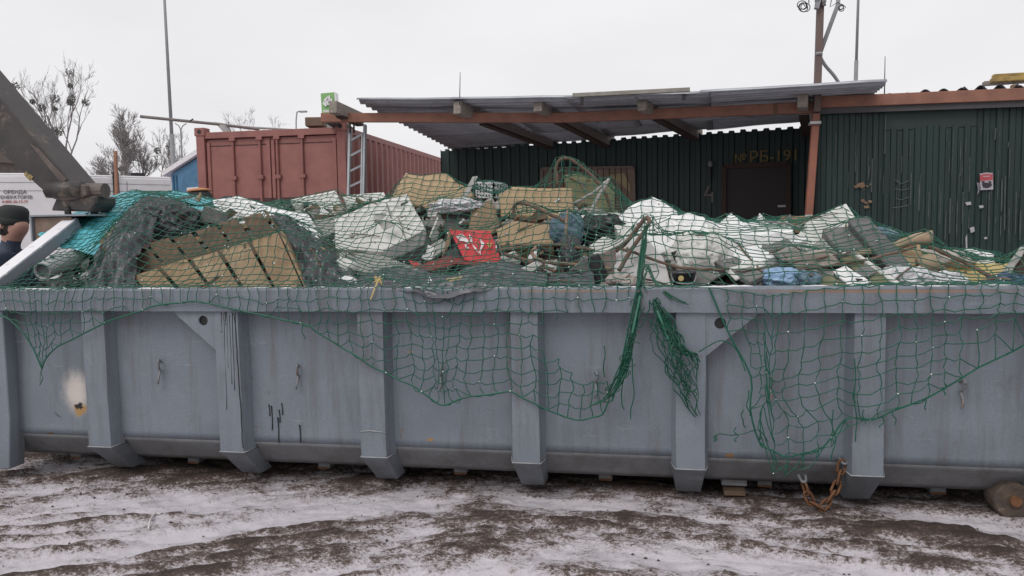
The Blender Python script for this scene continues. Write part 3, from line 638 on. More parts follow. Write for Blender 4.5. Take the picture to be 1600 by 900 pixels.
M_RUN = mat('pale_paint_run', (.075, .09, .083), (.025, .038, .037), 30, .7, stretch=(1, 1, .3))
rr_ = random.Random(3)
for x, y0_, y1_ in ((1363, 248, 300), (1556, 200, 218), (1552, 272, 290), (1566, 280, 330), (1571, 275, 360), (1588, 300, 365), (1470, 300, 350), (1485, 310, 365), (1496, 315, 370), (1452, 300, 340), (1437, 285, 330), (1424, 270, 320), (1358, 260, 280), (1546, 300, 370), (1384, 180, 240), (1478, 330, 375), (1505, 300, 350), (1595, 330, 375)):
    MB().bar(on_s(x, y0_, .042), on_s(x-1.5, y1_, .042), .010+.008*rr_.random(), .002, sn2).build('paint_run', M_RUN, rs)
for k_ in range(4):
    MB().tube(spline([on_s(1398+rr_.uniform(-5, 3), 280+k_*15, .046), on_s(1408, 286+k_*13+rr_.uniform(-2, 2), .046), on_s(1420, 282+k_*13, .046)], 4), .005, 4).build('scratch_mark', mat('chalk_scratch', (.10, .115, .115)), rs)
for k_ in range(60):
    x = rr_.uniform(1300, 1600); y0_ = rr_.uniform(200, 340); y1_ = y0_+rr_.uniform(8, 60)
    MB().bar(on_s(x, y0_, .041), on_s(x-1, y1_, .041), .004+.006*rr_.random(), .002, sn2).build('paint_run', M_RUN, rs)
# poster
po = thing('poster', on_s(1541, 297, .045), 'small torn red and white printed poster on the green sheet wall', 'poster')
def pq(pts, off, m, nm): MB().prism([on_s(x, y, off) for x, y in pts], sn2*.002).build(nm, m, po)
pq([(1531, 271), (1551, 270), (1552, 296), (1532, 297)], .046, mat('poster_white', (.42, .40, .43)), 'sheet')
pq([(1531, 273), (1551, 272), (1551, 281), (1531, 283)], .049, mat('poster_red', (.42, .07, .085), (.32, .05, .07), 20), 'red_band')
pq([(1536, 275), (1547, 274.5), (1547, 276), (1536, 276.5)], .052, mat('poster_pale', (.5, .35, .36)), 'print_line')
pq([(1536, 270), (1546, 269.4), (1546, 271.5), (1536, 272)], .052, mat('poster_pale', (.5, .35, .36)), 'print_line')
pq([(1534, 287), (1541, 285), (1550, 287), (1549, 291), (1543, 294), (1536, 293)], .049, mat('poster_dark', (.03, .025, .035)), 'dark_print')
pq([(1534, 283.5), (1538, 283), (1539, 286), (1534, 286)], .0495, mat('poster_dark', (.03, .025, .035)), 'dark_print')
pq([(1544, 283), (1549, 283), (1549, 286), (1545, 285.5)], .0495, mat('poster_dark', (.03, .025, .035)), 'dark_print')
pq([(1526, 285), (1531.5, 286), (1530, 300), (1527, 304), (1528, 296)], .048, mat('poster_grey', (.2, .19, .22)), 'torn_strip')
# yellow boards lying on the right roof
yb = thing('roof_boards', on_s(1570, 130, -.3), 'yellowish timber boards lying on the right shed roof', 'boards')
for dx, dy, k_ in ((0, 0, 0), (-12, 5, 1), (3, -6, 2)):
    a_ = on_s(1548+dx, 126+dy, -.25-.1*k_); b_ = on_s(1760, 112+dy*.6, -.25-.1*k_)
    MB().bar(a_, b_, .12, .045).build('board', mat('yellow_timber', (.42, .29, .09), (.22, .15, .06), 9, .8, 0, .3, 50) if k_ != 1 else M_OLDWOOD, yb, bevel=.003)
MB().bar(on_s(1580, 140, -.3), on_s(1590, 139, -.3), .1, .1).build('bearer', mat('orange_block', (.38, .2, .1)), yb)

# rail lying on the canopy roof
rl_ = thing('metal_rail', atd(985, 150, 9.7), 'pale metal rail on short feet resting on the canopy roof', 'rail')
a_, b_ = atd(895, 149, 9.9), atd(1078, 140, 9.5)
MB().bar(a_, b_, .05, .05).build('channel', mat('weathered_zinc', (.30, .28, .25), (.2, .18, .16), 8, .6, .2), rl_, bevel=.003)
for t in (.08, .95): p = a_.lerp(b_, t); MB().bar(p, p-Vector((0, 0, .12)), .04, .04).build('foot', M_DARKSTEEL, rl_)
for px, py0_, py1_, D, nm in ((719, 113, 164, 10.5, 'thin upright rod antenna on the canopy roof above the cardboard box'), (1383, 88, 150, 9.4, 'thin upright rod antenna on the right shed roof end')):
    b = MB().tube([atd(px-1, py1_, D), atd(px, py0_, D)], [.008, .004], 5); tag(b.build('antenna_rod', M_DARKSTEEL), nm, 'antenna')
# mast with stays
ms = thing('utility_mast', pb2, 'brown steel mast rising from the red shed post with wire coils', 'mast')
mt0 = atd(1276, 175, 9.40); mt1 = atd(1284, -60, 9.40); up_ = (mt1-mt0)
M_MAST = mat('brown_mast', (.15, .10, .09), (.10, .07, .065), 6, .7)
MB().bar(mt0, mt1, .078, .078, (0, 1, 0)).build('pole', M_MAST, ms, bevel=.004)
MB().bar(atd(1275.5, 14, 9.33), atd(1284, -20, 9.33), .05, .05, (0, 1, 0)).build('strut', mat('grey_strut', (.25, .25, .27)), ms)
M_CAB = mat('grey_conduit', (.30, .30, .31), None, 8, .6)
MB().tube([atd(1281, 84, 9.42), atd(1309, 8, 9.6), atd(1312, -20, 9.6)], .026, 7).build('brace_pipe', M_CAB, ms, True)
MB().tube(spline([atd(1281, 88, 9.45), atd(1290, 103, 9.8), atd(1303, 118, 10.1), atd(1313, 133, 10.4)], 5), .022, 7).build('stay_cable', M_CAB, ms, True)
MB().tube([atd(1275, 84, 9.36), atd(1284, 83, 9.36)], .02, 6).build('clamp', M_CAB, ms)
def coil(cx, cy, r, D, turns, nm):
    pts = []; rr2 = random.Random(int(cx))
    for i in range(turns*12+1):
        t = 2*math.pi*i/12; R_ = r*(.75+.35*math.sin(i*.37)); pts.append(atd(cx+R_*math.cos(t)*1.05+2*math.sin(i*.21), cy+R_*math.sin(t)*.95, D+.01*i))
    MB().tube(pts, .006, 4).build(nm, M_BLACK, ms)
coil(1255, 10, 8.5, 9.4, 4, 'wire_coil'); coil(1314, 12, 5.5, 9.4, 3, 'wire_coil')
MB().tube([atd(1300, -5, 9.4), atd(1297, 11, 9.4), atd(1309, 4, 9.4), atd(1318, 8, 9.4)], .006, 4).build('wire', M_BLACK, ms)
MB().tube([atd(1263, -10, 9.4), atd(1264, 5, 9.4)], .006, 4).build('wire', M_BLACK, ms)
for px, py in ((1277, 2), (1287, 3)): MB().lathe(atd(px, py, 9.33), [(.0, -.05), (.03, -.045), (.022, -.01), (.034, 0), (.024, .03), (0, .05)], 10).build('insulator', mat('insulator_grey', (.22, .21, .22)), ms, True)

# ------------------------------------------------------------------ RED SHIPPING CONTAINER
M_RED = mat('faded_red_brown_paint', (.285, .118, .102), (.215, .083, .074), 4, .6, 0, .12, 40, stain=(.17, .07, .06), sscale=4, sthr=.66, fine=.1)
nc = atd(539, 196, 11.9); dd = (_r0*.985 + Vector((-math.sin(YAW), math.cos(YAW), 0))*-.17).normalized(); sdv = Vector((-dd.y, dd.x, 0)); CW, CLn = 2.5, 6.06
O = Vector((nc.x, nc.y, 0))-dd*CW                     # door-left corner at ground
ZC0, ZC1 = .42, nc.z+.0
def cp_(s, t, z): return O+dd*s+sdv*t+Vector((0, 0, z))
rc = thing('shipping_container', cp_(CW/2, CLn/2, .3), 'faded red-brown steel shipping container with its doors shut', 'shipping container')
def obox(p, s, m, nm, parent, bev=.004):
    R = Matrix((dd, sdv, Vector((0, 0, 1)))).transposed(); return MB().box(p, s, R).build(nm, m, parent, bevel=bev)
for s in (0.07, CW-.07):
    obox(cp_(s, .05, (ZC0+ZC1)/2-.02), (.14, .12, ZC1-ZC0-.1), M_RED, 'corner_post', rc)
    cc = obox(cp_(s, .06, ZC1-.01), (.18, .17, .13), M_RED, 'corner_casting', rc, .01)
    MB().lathe(cp_(s, -.028, ZC1-.01), [(.032, 0), (.032, .004)], 12, Matrix((dd, Vector((0, 0, 1)), -sdv)).transposed()).build('casting_eye', M_BLACK, cc)
    if s > 1: MB().lathe(cp_(s+.092, .06, ZC1-.01), [(.03, 0), (.03, .004)], 12, Matrix((sdv, Vector((0, 0, 1)), dd)).transposed()).build('casting_eye', M_BLACK, cc)
obox(cp_(CW/2, .05, ZC1-.07), (CW-.3, .10, .10), M_RED, 'door_header', rc)
obox(cp_(CW/2, .05, ZC0+.08), (CW-.3, .12, .16), M_RED, 'door_sill', rc)
for k_ in range(2):
    s_a = .15+k_*(CW-.3)/2; s_b = s_a+(CW-.3)/2-.01
    dl = obox(cp_((s_a+s_b)/2, .075, (ZC0+ZC1)/2+.02), (s_b-s_a, .05, ZC1-ZC0-.3), M_RED, 'door', rc)
    obox(cp_((s_a+s_b)/2, .047, ZC1-.235), (s_b-s_a-.1, .006, .012), M_DKWOOD, 'seam', dl, 0)
    for fr in ((.42, .84) if k_ == 0 else (.10, .48)):
        s = lerp(s_a, s_b, fr)
        MB().tube([cp_(s, .025, ZC0+.1), cp_(s, .025, ZC1-.1)], .02, 8).build('lock_rod', M_RED, dl)
        for z in (ZC1-.14, ZC1-.75, 1.6, .8): obox(cp_(s, .022, z), (.1, .05, .06), M_RED, 'rod_bracket', dl)
    for fr in (.03, .97):
        s = lerp(s_a, s_b, fr); obox(cp_(s, .04, (ZC0+ZC1)/2), (.055, .03, ZC1-ZC0-.36), M_RED, 'door_stiffener', dl)
    obox(cp_((s_a+s_b)/2, .035, 2.16), (s_b-s_a, .04, .09), mat('dark_red_strip', (.06, .022, .022)), 'dark_door_strip', dl, 0)  # plain dark red strip, raised on the door leaf
# corrugated sides, roof
def cside(s, sg):
    P = [[], []]; nper = 21
    for i in range(nper*4+1):
        fr = (i % 4); h = (0, 0, 1, 1)[fr]; t = .12+(CLn-.24)*(i/4+(.12 if fr in (1, 3) else 0)*0)/nper
        for r_, z in ((0, ZC0+.12), (1, ZC1-.1)): P[r_].append(cp_(s+sg*.036*(h-1), t, z))
    return MB().grid(P).build('side_panel', M_RED, rc, solid=.004)
cside(CW, 1); cside(0, -1)
for s in (.04, CW-.04):
    obox(cp_(s, CLn/2, ZC1-.06), (.08, CLn-.3, .09), M_RED, 'top_rail', rc); obox(cp_(s, CLn/2, ZC0+.06), (.09, CLn-.3, .14), M_RED, 'bottom_rail', rc)
    obox(cp_(s, CLn-.08, (ZC0+ZC1)/2), (.13, .13, ZC1-ZC0), M_RED, 'corner_post', rc)
obox(cp_(CW/2, CLn/2, ZC1-.055), (CW-.1, CLn-.2, .03), M_RED, 'roof_panel', rc)
obox(cp_(CW/2, CLn-.03, (ZC0+ZC1)/2), (CW-.2, .04, ZC1-ZC0), M_RED, 'end_wall', rc)
for t in (.2, CLn-.2): tag(obox(cp_(CW/2, t, .36), (CW, .22, .13), M_OLDWOOD, 'timber_sleeper', None), 'timber sleeper under the red shipping container '+('door end' if t < 1 else 'far end'), 'timber')
# blocks on the container corner carrying the canopy
tag(MB().bar(atd(516, 186, 11.7), atd(546, 206, 12.6), .14, .13).build('timber_beam', mat('black_old_wood', (.07, .06, .055), (.04, .034, .03), 8, .85), None, bevel=.005), 'dark short timber beam on top of the red container corner', 'timber')
MB_ = MB().box(atd(494, 192, 12.2), (.28, .3, .14), Matrix.Rotation(.2, 3, 'Z')); tag(MB_.build('timber_offcut', mat('brown_offcut', (.16, .10, .07)), None, bevel=.01), 'brown wood offcut lying on the red container roof', 'timber')
ob = thing('prop_rods', atd(551, 205, 11.5), 'pair of thin dark rods propping the canopy beam beside the ladder', 'prop')
for px in (547, 553): MB().tube([atd(px, 186, 11.45), atd(px, 208, 11.5)], .014, 6).build('rod', M_DARKSTEEL, ob)
# ladder
ld = thing('ladder', atd(558, 420, 11.3), 'grey aluminium ladder leaning against the red container corner', 'ladder')
M_ALU = mat('aluminium', (.33, .35, .37), (.26, .27, .29), 6, .45, .4)
l0, l1 = atd(547, 203, 11.55), atd(541, 480, 11.2); r0, r1 = atd(570.5, 195, 11.5), atd(565, 480, 11.15)
for a_, b_ in ((l0, l1), (r0, r1)):
    MB().bar(a_, b_, .035, .07, (0, 1, 0)).build('rail', M_ALU, ld, bevel=.003)
MB().bar(atd(566.5, 208, 11.47), atd(562, 480, 11.13), .02, .05, (0, 1, 0)).build('rail', M_ALU, ld)
for i in range(11):
    t = .045+i*.088; MB().bar(l0.lerp(l1, t+.02), r0.lerp(r1, t-.0), .03, .03).build('rung', M_ALU, ld)
# pipe lying over the container roof
pp = thing('long_pole', atd(345, 205, 13), 'long thin pole on a white support, laid across the red container roof', 'pole')
MB().tube([atd(219, 182, 11.9), atd(340, 194, 12.6), atd(405, 202, 13.0)], .024, 8).build('pole', mat('grey_pole', (.24, .22, .21), (.17, .15, .14), 9, .7), pp)
MB().tube([atd(335, 193, 12.6), atd(372, 198, 12.9), atd(480, 204, 13.6)], [.026, .02, .014], 8).build('snowy_pole', mat('pale_pole', (.42, .41, .41)), pp)
MB().prism([atd(338, 194, 12.6), atd(350, 195, 12.6), atd(356, 207, 12.6), atd(349, 207, 12.6)], Vector((0, .15, 0))).build('support', mat('pale_pole', (.42, .41, .41)), pp)
MB().tube([atd(297, 189, 12.2), atd(302, 186, 12.2)], .012, 5).build('peg', M_DARKSTEEL, pp)

# ------------------------------------------------------------------ LEFT BACKGROUND
M_WHITE = mat('white_enamel', (.62, .61, .62), (.56, .55, .56), 3, .45, 0, 0, 40, fine=.03)
gd = _r0
fwd = Vector((-math.sin(YAW), math.cos(YAW), 0))
def genbox(px0, px1, ytop, D0, D1, label, dep=2.2):
    a_ = atd(px0, ytop, D0); b_ = atd(px1, ytop+1, D1); z1 = (a_.z+b_.z)/2; d = Vector((b_.x-a_.x, b_.y-a_.y, 0)); Ln = d.length; d.normalize(); nb_ = Vector((-d.y, d.x, 0))
    t = thing('generator_box', a_+d*Ln/2+nb_*dep/2-Vector((0, 0, z1-.35)), label, 'generator')
    A = Vector((a_.x, a_.y, 0))
    R = Matrix((d, nb_, Vector((0, 0, 1)))).transposed()
    bd = MB().box(A+d*Ln/2+nb_*dep/2+Vector((0, 0, (z1+.6)/2)), (Ln, dep, z1-.6), R).build('housing', M_WHITE, t, bevel=.03)
    MB().box(A+d*Ln/2+nb_*dep/2+Vector((0, 0, z1+.02)), (Ln*.99, dep*.98, .06), R).build('roof_snow', M_SNOW, t, bevel=.02)
    MB().box(A+d*Ln/2+nb_*dep/2+Vector((0, 0, .45)), (Ln*.96, dep*.9, .28), R).build('skid_base', M_BLACK, t)
    n_ = max(2, int(Ln/1.3))
    for i in range(1, n_):
        MB().box(A+d*Ln*i/n_-nb_*.003+Vector((0, 0, (z1+.6)/2)), (.018, .01, z1-.8), R).build('door_seam', mat('seam_grey', (.3, .3, .31)), bd)
    for fz in (.12, .26): MB().box(A+d*Ln/2-nb_*.004+Vector((0, 0, z1-fz*1.4)), (Ln*.97, .008, .012), R).build('panel_seam', mat('seam_grey', (.3, .3, .31)), bd)
    return t, A, d, nb_, z1, Ln
g1 = genbox(-170, 118, 273, 17.5, 18.5, 'white rental generator box with grey and red lettering')
g2 = genbox(122, 268, 277, 19.5, 21, 'plain white generator box with a black vent panel')
def on_g(g, px, py, off=.012):
    t, A, d, nb_, z1, Ln = g; dr_ = ray(px, py); A2 = Vector((A.x, A.y))-Vector((nb_.x, nb_.y))*off; nn = Vector((nb_.x, nb_.y))
    return CAM+dr_*(A2.dot(nn)/Vector((dr_.x, dr_.y)).dot(nn))
M_GTXT = mat('grey_lettering', (.14, .14, .145)); M_RTXT = mat('red_lettering', (.5, .12, .12))
for s, px, py, h, m in (('ОРЕНДА', 23.5, 302.5, .115, M_GTXT), ('ГЕНЕРАТОРІВ', 23.5, 310.5, .105, M_GTXT), ('0-800-30-13-77', 23.5, 317, .085, M_RTXT), ('www', 7, 324, .085, M_RTXT)):
    text_mesh('lettering', s, m, g1[0], on_g(g1, px, py), g1[2], (0, 0, 1), h, .004)
p = on_g(g2, 181, 285); R = Matrix((g2[2], g2[3], Vector((0, 0, 1)))).transposed()
vp = MB().box(p, (.14, .06, .55), R).build('vent_panel', M_BLACK, g2[0])
for i in range(7): MB().box(p+Vector((0, 0, -.22+i*.07))-g2[3]*.035, (.12, .02, .02), R).build('louvre', M_DARKSTEEL, vp)
MB().box(on_g(g2, 182, 299), (.13, .03, .2), R).build('control_plate', mat('seam_grey', (.3, .3, .31)), g2[0])
MB().box(on_g(g2, 181, 306), (.12, .03, .08), R).build('latch', M_BLACK, g2[0])
MB().box(on_g(g2, 213, 274, -.8), (.35, .3, .12), R).build('exhaust_cap', M_BLACK, g2[0])
# brown thin pole by the generators
tag(MB().bar(atd(183, 330, 19), atd(180.5, 236, 19), .065, .065).build('timber_pole', mat('brown_pole', (.30, .15, .09), (.2, .10, .07), 6, .8), None), 'thin red-brown pole standing before the white generator boxes', 'pole')
# blue cabin
bc = atd(262, 300, 16.5); cb = thing('blue_cabin', Vector((bc.x+.9, bc.y+.6, .3)), 'blue plastic cabin with snow-covered pitched roof beside the red container', 'cabin')
M_BLUE = mat('blue_plastic', (.075, .195, .33), (.06, .16, .28), 5, .5)
cA = Vector((atd(268, 280, 16.5).x, atd(268, 280, 16.5).y, 0)); ex = dd; ey = sdv; ze = atd(268, 272, 16.5).z; zr = ze+.42; cw = 1.35
def cq(s, t, z): return cA+ex*s+ey*t+Vector((0, 0, z))
b = MB().prism([cq(0, 0, .3), cq(cw, 0, .3), cq(cw, 0, ze), cq(cw*.62, 0, zr), cq(0, 0, ze)], ey*1.4); b.build('body', M_BLUE, cb)
MB().prism([cq(-.16, -.1, ze-.05), cq(cw*.62, -.1, zr+.05), cq(cw*.62, -.1, zr+.16), cq(-.16, -.1, ze+.05)], ey*1.6).build('roof', M_SNOW, cb)
MB().prism([cq(cw+.16, -.1, ze-.05), cq(cw*.62, -.1, zr+.05), cq(cw*.62, -.1, zr+.16), cq(cw+.16, -.1, ze+.05)], ey*1.6).build('roof', M_SNOW, cb)
do = MB().prism([cq(.22, -.012, .4), cq(cw-.1, -.012, .4), cq(cw-.1, -.012, ze-.02), cq(cw*.55, -.012, ze+.16), cq(.3, -.012, ze-.05), cq(.22, -.012, ze-.25)], ey*.02).build('door', mat('blue_plastic_door', (.065, .175, .30), None, 5, .5), cb)
MB().prism([cq(.36, -.03, ze-.75), cq(.75, -.03, ze-.72), cq(.75, -.03, ze-.28), cq(.36, -.03, ze-.3)], ey*.02).build('door_notice', M_WHITE, do)
for s in (.05, .12): MB().bar(cq(s, -.01, .4), cq(s, -.01, ze-.03), .03, .02).build('moulding', mat('blue_plastic_dark', (.05, .13, .23)), cb)
# far dark building behind the arm
fb = atd(-30, 250, 55); tb = thing('far_building', Vector((fb.x, fb.y, .4)), 'dark brown far building glimpsed behind the lifting arm', 'building')
z_ = fb.z-.2
hb = MB().box(Vector((fb.x-1.5, fb.y+3, z_/2)), (5.4, 6, z_)).build('wall', mat('brown_far_wall', (.13, .105, .095), (.09, .075, .07), 3, .9), tb)
MB().prism([Vector((fb.x-4.6, fb.y-.2, z_)), Vector((fb.x+1.5, fb.y-.2, z_)), Vector((fb.x-1.5, fb.y-.2, z_+1.2))], (0, 6.4, 0)).build('roof', M_DKWOOD, tb)
for i in range(3): MB().box(Vector((fb.x-3.2+i*1.6, fb.y-.01, z_-1.2)), (.7, .06, 1.1)).build('window', M_BLACK, tb)

# poles and sign
def lamp_pole(px0, py0, px1, py1, D, r0_, r1_, label, name='lamp_pole', step=None):
    a_ = atd(px1, py1, D); b_ = atd(px0, py0, D); dv = (a_-b_).normalized(); base = a_+dv*((a_.z-.3)/max(.1, -dv.z))
    t = thing(name, base, label, 'pole')
    m_ = a_.lerp(b_, .38 if step is None else step)
    MB().tube([base, m_], [r0_*1.15, r0_], 10).build('lower_shaft', M_POLE, t, True)
    MB().tube([m_, b_+(b_-a_).normalized()*2], [r0_*.72, r1_], 10).build('upper_shaft', M_POLE, t, True)
    MB().lathe(base, [(r0_*2.2, -.05), (r0_*2.2, .05), (r0_*1.2, .08)], 10).build('base_flange', M_POLE, t)
    return t
M_POLE = mat('galvanised_grey', (.24, .24, .25), (.19, .19, .20), 4, .6)
lamp_pole(257, 0, 271, 262, 30, .095, .045, 'tall tapered grey lamp pole behind the long thin pole', step=.2)
lamp_pole(1341, 0, 1337, 130, 24, .06, .035, 'tall slim grey pole behind the right shed roof', step=.27)
t = thing('street_lamp', atd(463, 260, 60), 'small distant street lamp with short curved arm above the red container', 'street lamp')
MB().tube(spline([Vector((atd(463, 260, 60).x, atd(463, 260, 60).y, .3)), atd(463, 215, 60), atd(463.5, 180, 60), atd(466, 174.5, 60), atd(472, 174, 60)], 5), .05, 6).build('post', M_POLE, t)
MB().box(atd(474, 174.5, 60), (.55, .25, .12)).build('lamp_head', M_POLE, t)
t = thing('street_lamp', atd(284, 260, 50), 'distant street lamp with two curved arms beside the tall lamp pole', 'street lamp')
bp_ = atd(284, 260, 50)
MB().tube([Vector((bp_.x, bp_.y, .3)), atd(282.5, 203, 50)], .05, 6).build('post', M_POLE, t)
for sx_ in (-1, 1): MB().tube(spline([atd(282.5, 204, 50), atd(282.5+sx_*3, 197, 50), atd(282.5+sx_*9, 193, 50)], 5), .035, 5).build('arm', M_POLE, t)
sg = thing('sign_box', Vector((atd(513, 200, 40).x, atd(513, 200, 40).y, .3)), 'green box sign with a white leafy emblem behind the canopy corner', 'sign')
q = [atd(501, 146, 40), atd(522, 144, 40), atd(524, 178, 40), atd(503, 179, 40)]
MB().prism(q, fwd*.5).build('cabinet', mat('sign_green', (.19, .38, .13), (.16, .33, .11), 2, .4), sg)
MB().prism([atd(522.2, 144, 40), atd(525, 144.5, 40), atd(527, 178, 40), atd(524.2, 178, 40)], fwd*.5).build('side_strip', M_WHITE, sg)
for px0_, py0_, px1_, py1_ in ((508, 160, 512, 150), (511, 164, 515, 148), (514, 164, 518, 153), (509, 166, 506, 157)):
    a_, b_ = atd(px0_, py0_, 39.9), atd(px1_, py1_, 39.9); s_ = _r0*.09
    MB().prism([a_-s_*.4, a_.lerp(b_, .45)-s_*1.4, b_, a_.lerp(b_, .45)+s_*1.4, a_+s_*.4], fwd*.02).build('emblem_leaf', M_WHITE, sg)
for i in range(5): MB().box(atd(506.5+i*3, 173.5, 39.9), (.07, .02, .13)).build('emblem_letter', M_WHITE, sg)
MB().tube([Vector((atd(513, 200, 40).x, atd(513, 200, 40).y, .3)), atd(513, 180, 40.1)], .14, 8).build('post', M_POLE, sg)

# ------------------------------------------------------------------ BARE TREES
M_BARK = mat('haze_pale_bark', (.23, .21, .205), (.16, .147, .145), 5, .9)  # bark colour lightened to stand in for haze over the distance
M_MIST = mat('mistletoe_leaf', (.12, .12, .105), (.085, .085, .075), 5, .9)
def tree(px, pybase_D, ptop, spread, label, seed, mist=0, lean=0, sparse=1.0, fork=.35, tf=.52):
    D = pybase_D; R = random.Random(seed); b0 = atd(px, 300, D); base = Vector((b0.x, b0.y, .35)); top = atd(px, ptop, D); Hh = top.z-base.z
    t = thing('bare_tree', base, label, 'tree', 'bare trees beyond the generators')
    bt = MB(); bc_ = MB(); ends = []
    def grow(p, d, ln, r, lv, b):
        n_ = 5 if lv < 2 else 3; pts = [p]; rs_ = [r]; q = p; dd_ = d.copy()
        for i in range(n_):
            dd_ = (dd_+Vector((R.uniform(-1, 1), R.uniform(-1, 1), R.uniform(-.5, .8)))*(.10+.06*lv)).normalized(); q = q+dd_*ln/n_; pts.append(q); rs_.append(lerp(r, r*.5, (i+1)/n_))
        b.tube(pts, rs_, 6 if lv == 0 else 4 if lv < 3 else 3, lv < 2)
        if lv >= 5: return
        kids = {0: 6, 1: 5, 2: 5, 3: 4, 4: 4}[lv]
        for k in range(int(kids*sparse+.5)):
            f = R.uniform(.35, 1) if lv else R.uniform(fork, 1); ii = min(n_-1, int(f*n_)); pp_ = pts[ii].lerp(pts[ii+1], f*n_-ii)
            ax = dd_.orthogonal().normalized(); ax.rotate(Quaternion(dd_, R.uniform(0, 6.28))); an = R.uniform(.35, .95)*spread
            nd = dd_.copy(); nd.rotate(Quaternion(ax, an)); nd = (nd+Vector((0, 0, .22))).normalized()
            grow(pp_, nd, ln*R.uniform(.42, .68), max(.008, rs_[ii]*R.uniform(.48, .7)), lv+1, bc_)
            if lv == 2: ends.append(pp_+nd*ln*.3)
    grow(base, Vector((lean, 0, 1)).normalized(), Hh*tf, Hh*.024, 0, bt)
    bt.build('trunk', M_BARK, t, True); bc_.build('crown', M_BARK, t)
    if mist:
        R.shuffle(ends)
        for e_ in ends[:mist]:
            mbm = MB(); rad = R.uniform(.14, .27)
            for i in range(70):
                v = Vector((R.gauss(0, 1), R.gauss(0, 1), R.gauss(0, 1))).normalized()*rad*R.random()**.4; s1_ = Vector((R.gauss(0, 1), R.gauss(0, 1), R.gauss(0, 1))).normalized()*.07; s2_ = s1_.orthogonal().normalized()*.03
                mbm.add([e_+v-s1_, e_+v+s2_, e_+v+s1_, e_+v-s2_], [(0, 1, 2, 3)])
            mbm.build('mistletoe_clump', M_MIST, t)
tree(108, 42, 172, .55, 'slender bare tree with dark mistletoe clumps beyond the generators', 3, 12, 0, .8, .62, .72)
tree(205, 36, 172, .72, 'broad bare tree with fanning limbs beyond the white generator boxes', 11, 0, 0, 1.25, .12, .5)
tree(262, 44, 205, .75, 'thin bare tree standing against the tall lamp pole', 21, 3, 0, .88, .3)
tree(150, 46, 215, .8, 'small dark bare tree between the mistletoe tree and the broad tree', 33, 5, 0, .88, .3)
tree(84, 50, 222, .8, 'leaning bare tree partly behind the lifting arm', 45, 2, -.25, .88, .4)
tree(296, 55, 200, .75, 'pale bare tree rising right behind the blue cabin', 57, 0, 0, .88, .3)
tree(400, 60, 196, .8, 'bare twigs of a tree showing above the red container doors', 69, 0, 0, .88, .4)
tree(1508, 40, 105, .6, 'sparse bare treetop above the right shed roof', 77, 0, 0, .55, .5, .5)

# ------------------------------------------------------------------ RUBBISH IN THE SKIP
before = set(o.name for o in bpy.data.objects)
M_FOAM = mat('white_foam', (.83, .83, .83), (.74, .74, .745), 5, .85, 0, .4, 120, stain=(.50, .48, .45), sscale=7, sthr=.59)
M_OFFW = mat('dirty_white_board', (.64, .64, .615), (.54, .535, .51), 6, .85, 0, .3, 80, stain=(.33, .32, .30), sscale=16, sthr=.585)
M_GREYB = mat('grey_concrete_board', (.36, .355, .34), (.26, .255, .245), 7, .9, 0, .4, 70)
M_GREYD = mat('grey_dark_board2', (.19, .19, .185), (.13, .13, .13), 7, .85, 0, .3, 60)
M_CARD = mat('cardboard', (.42, .31, .19), (.33, .24, .145), 4, .85, 0, .15, 40, stain=(.25, .18, .11), sscale=5, sthr=.64)
M_CARDD = mat('dark_cardboard', (.27, .195, .12), (.19, .135, .085), 5, .85, 0, .2, 40)  # darker brown variant of the cardboard
M_PLANK3 = mat('crate_wood_grey', (.245, .19, .135), (.15, .112, .078), 7, .85, 0, .35, 70, stain=(.09, .07, .05), sscale=5, sthr=.56)
M_PLANKL = mat('crate_wood_pale', (.36, .27, .17), (.24, .17, .105), 6, .85, 0, .35, 70, stain=(.15, .105, .065), sscale=5, sthr=.6)
M_PLANK = mat('crate_wood', (.33, .238, .142), (.22, .15, .088), 5, .85, 0, .35, 70, stain=(.13, .085, .05), sscale=4, sthr=.6, stretch=(1, 1, 1))
M_PLANK2 = mat('crate_wood_dark', (.155, .105, .066), (.09, .06, .04), 5, .85, 0, .35, 70, stain=(.08, .055, .035), sscale=4, sthr=.58)
M_TARP = mat('dark_grey_tarp', (.072, .075, .082), (.045, .047, .053), 5, .34, 0, .25, 30, stain=(.12, .12, .13), sscale=5, sthr=.62)
M_TARPL = mat('grey_tarp', (.105, .108, .12), (.068, .07, .08), 5, .36, 0, .2, 30)
M_CYAN = mat('cyan_plastic', (.13, .52, .60), (.09, .40, .47), 3, .4, 0, .1, 20)
M_PIPE = mat('grey_plastic_pipe', (.34, .35, .36), (.28, .29, .30), 6, .5)
M_REDC = mat('red_card', (.52, .045, .05), (.43, .035, .04), 5, .55)
M_BRANCH = mat('brown_branch', (.17, .115, .085), (.10, .068, .052), 8, .85, 0, .4, 60)
M_TEAL = mat('faded_teal_cloth', (.14, .22, .27), (.09, .14, .19), 5, .7)
M_BLKBAG = mat('black_bag', (.018, .018, .021), (.012, .012, .014), 6, .38, 0, .2, 30)
M_LBLUE = mat('light_blue_bag', (.33, .48, .66), (.22, .36, .55), 7, .45)
M_WBAG = mat('white_bag', (.68, .68, .70), (.55, .55, .58), 8, .5)
M_YELS = mat('yellow_sheet', (.55, .42, .16), (.42, .33, .16), 6, .7)
M_DBLUE = mat('dark_blue_bag', (.035, .075, .16), (.022, .05, .11), 6, .45)
M_ORAN = mat('orange_scrap', (.60, .17, .07), (.5, .13, .05), 6, .6)
M_MOSS = mat('mossy_board', (.20, .20, .12), (.12, .115, .07), 7, .9, 0, .3, 60)
M_ROCK = mat('pinkish_rubble', (.42, .37, .34), (.30, .265, .245), 9, .9, 0, .5, 60)
M_INK = mat('black_ink', (.01, .01, .012))

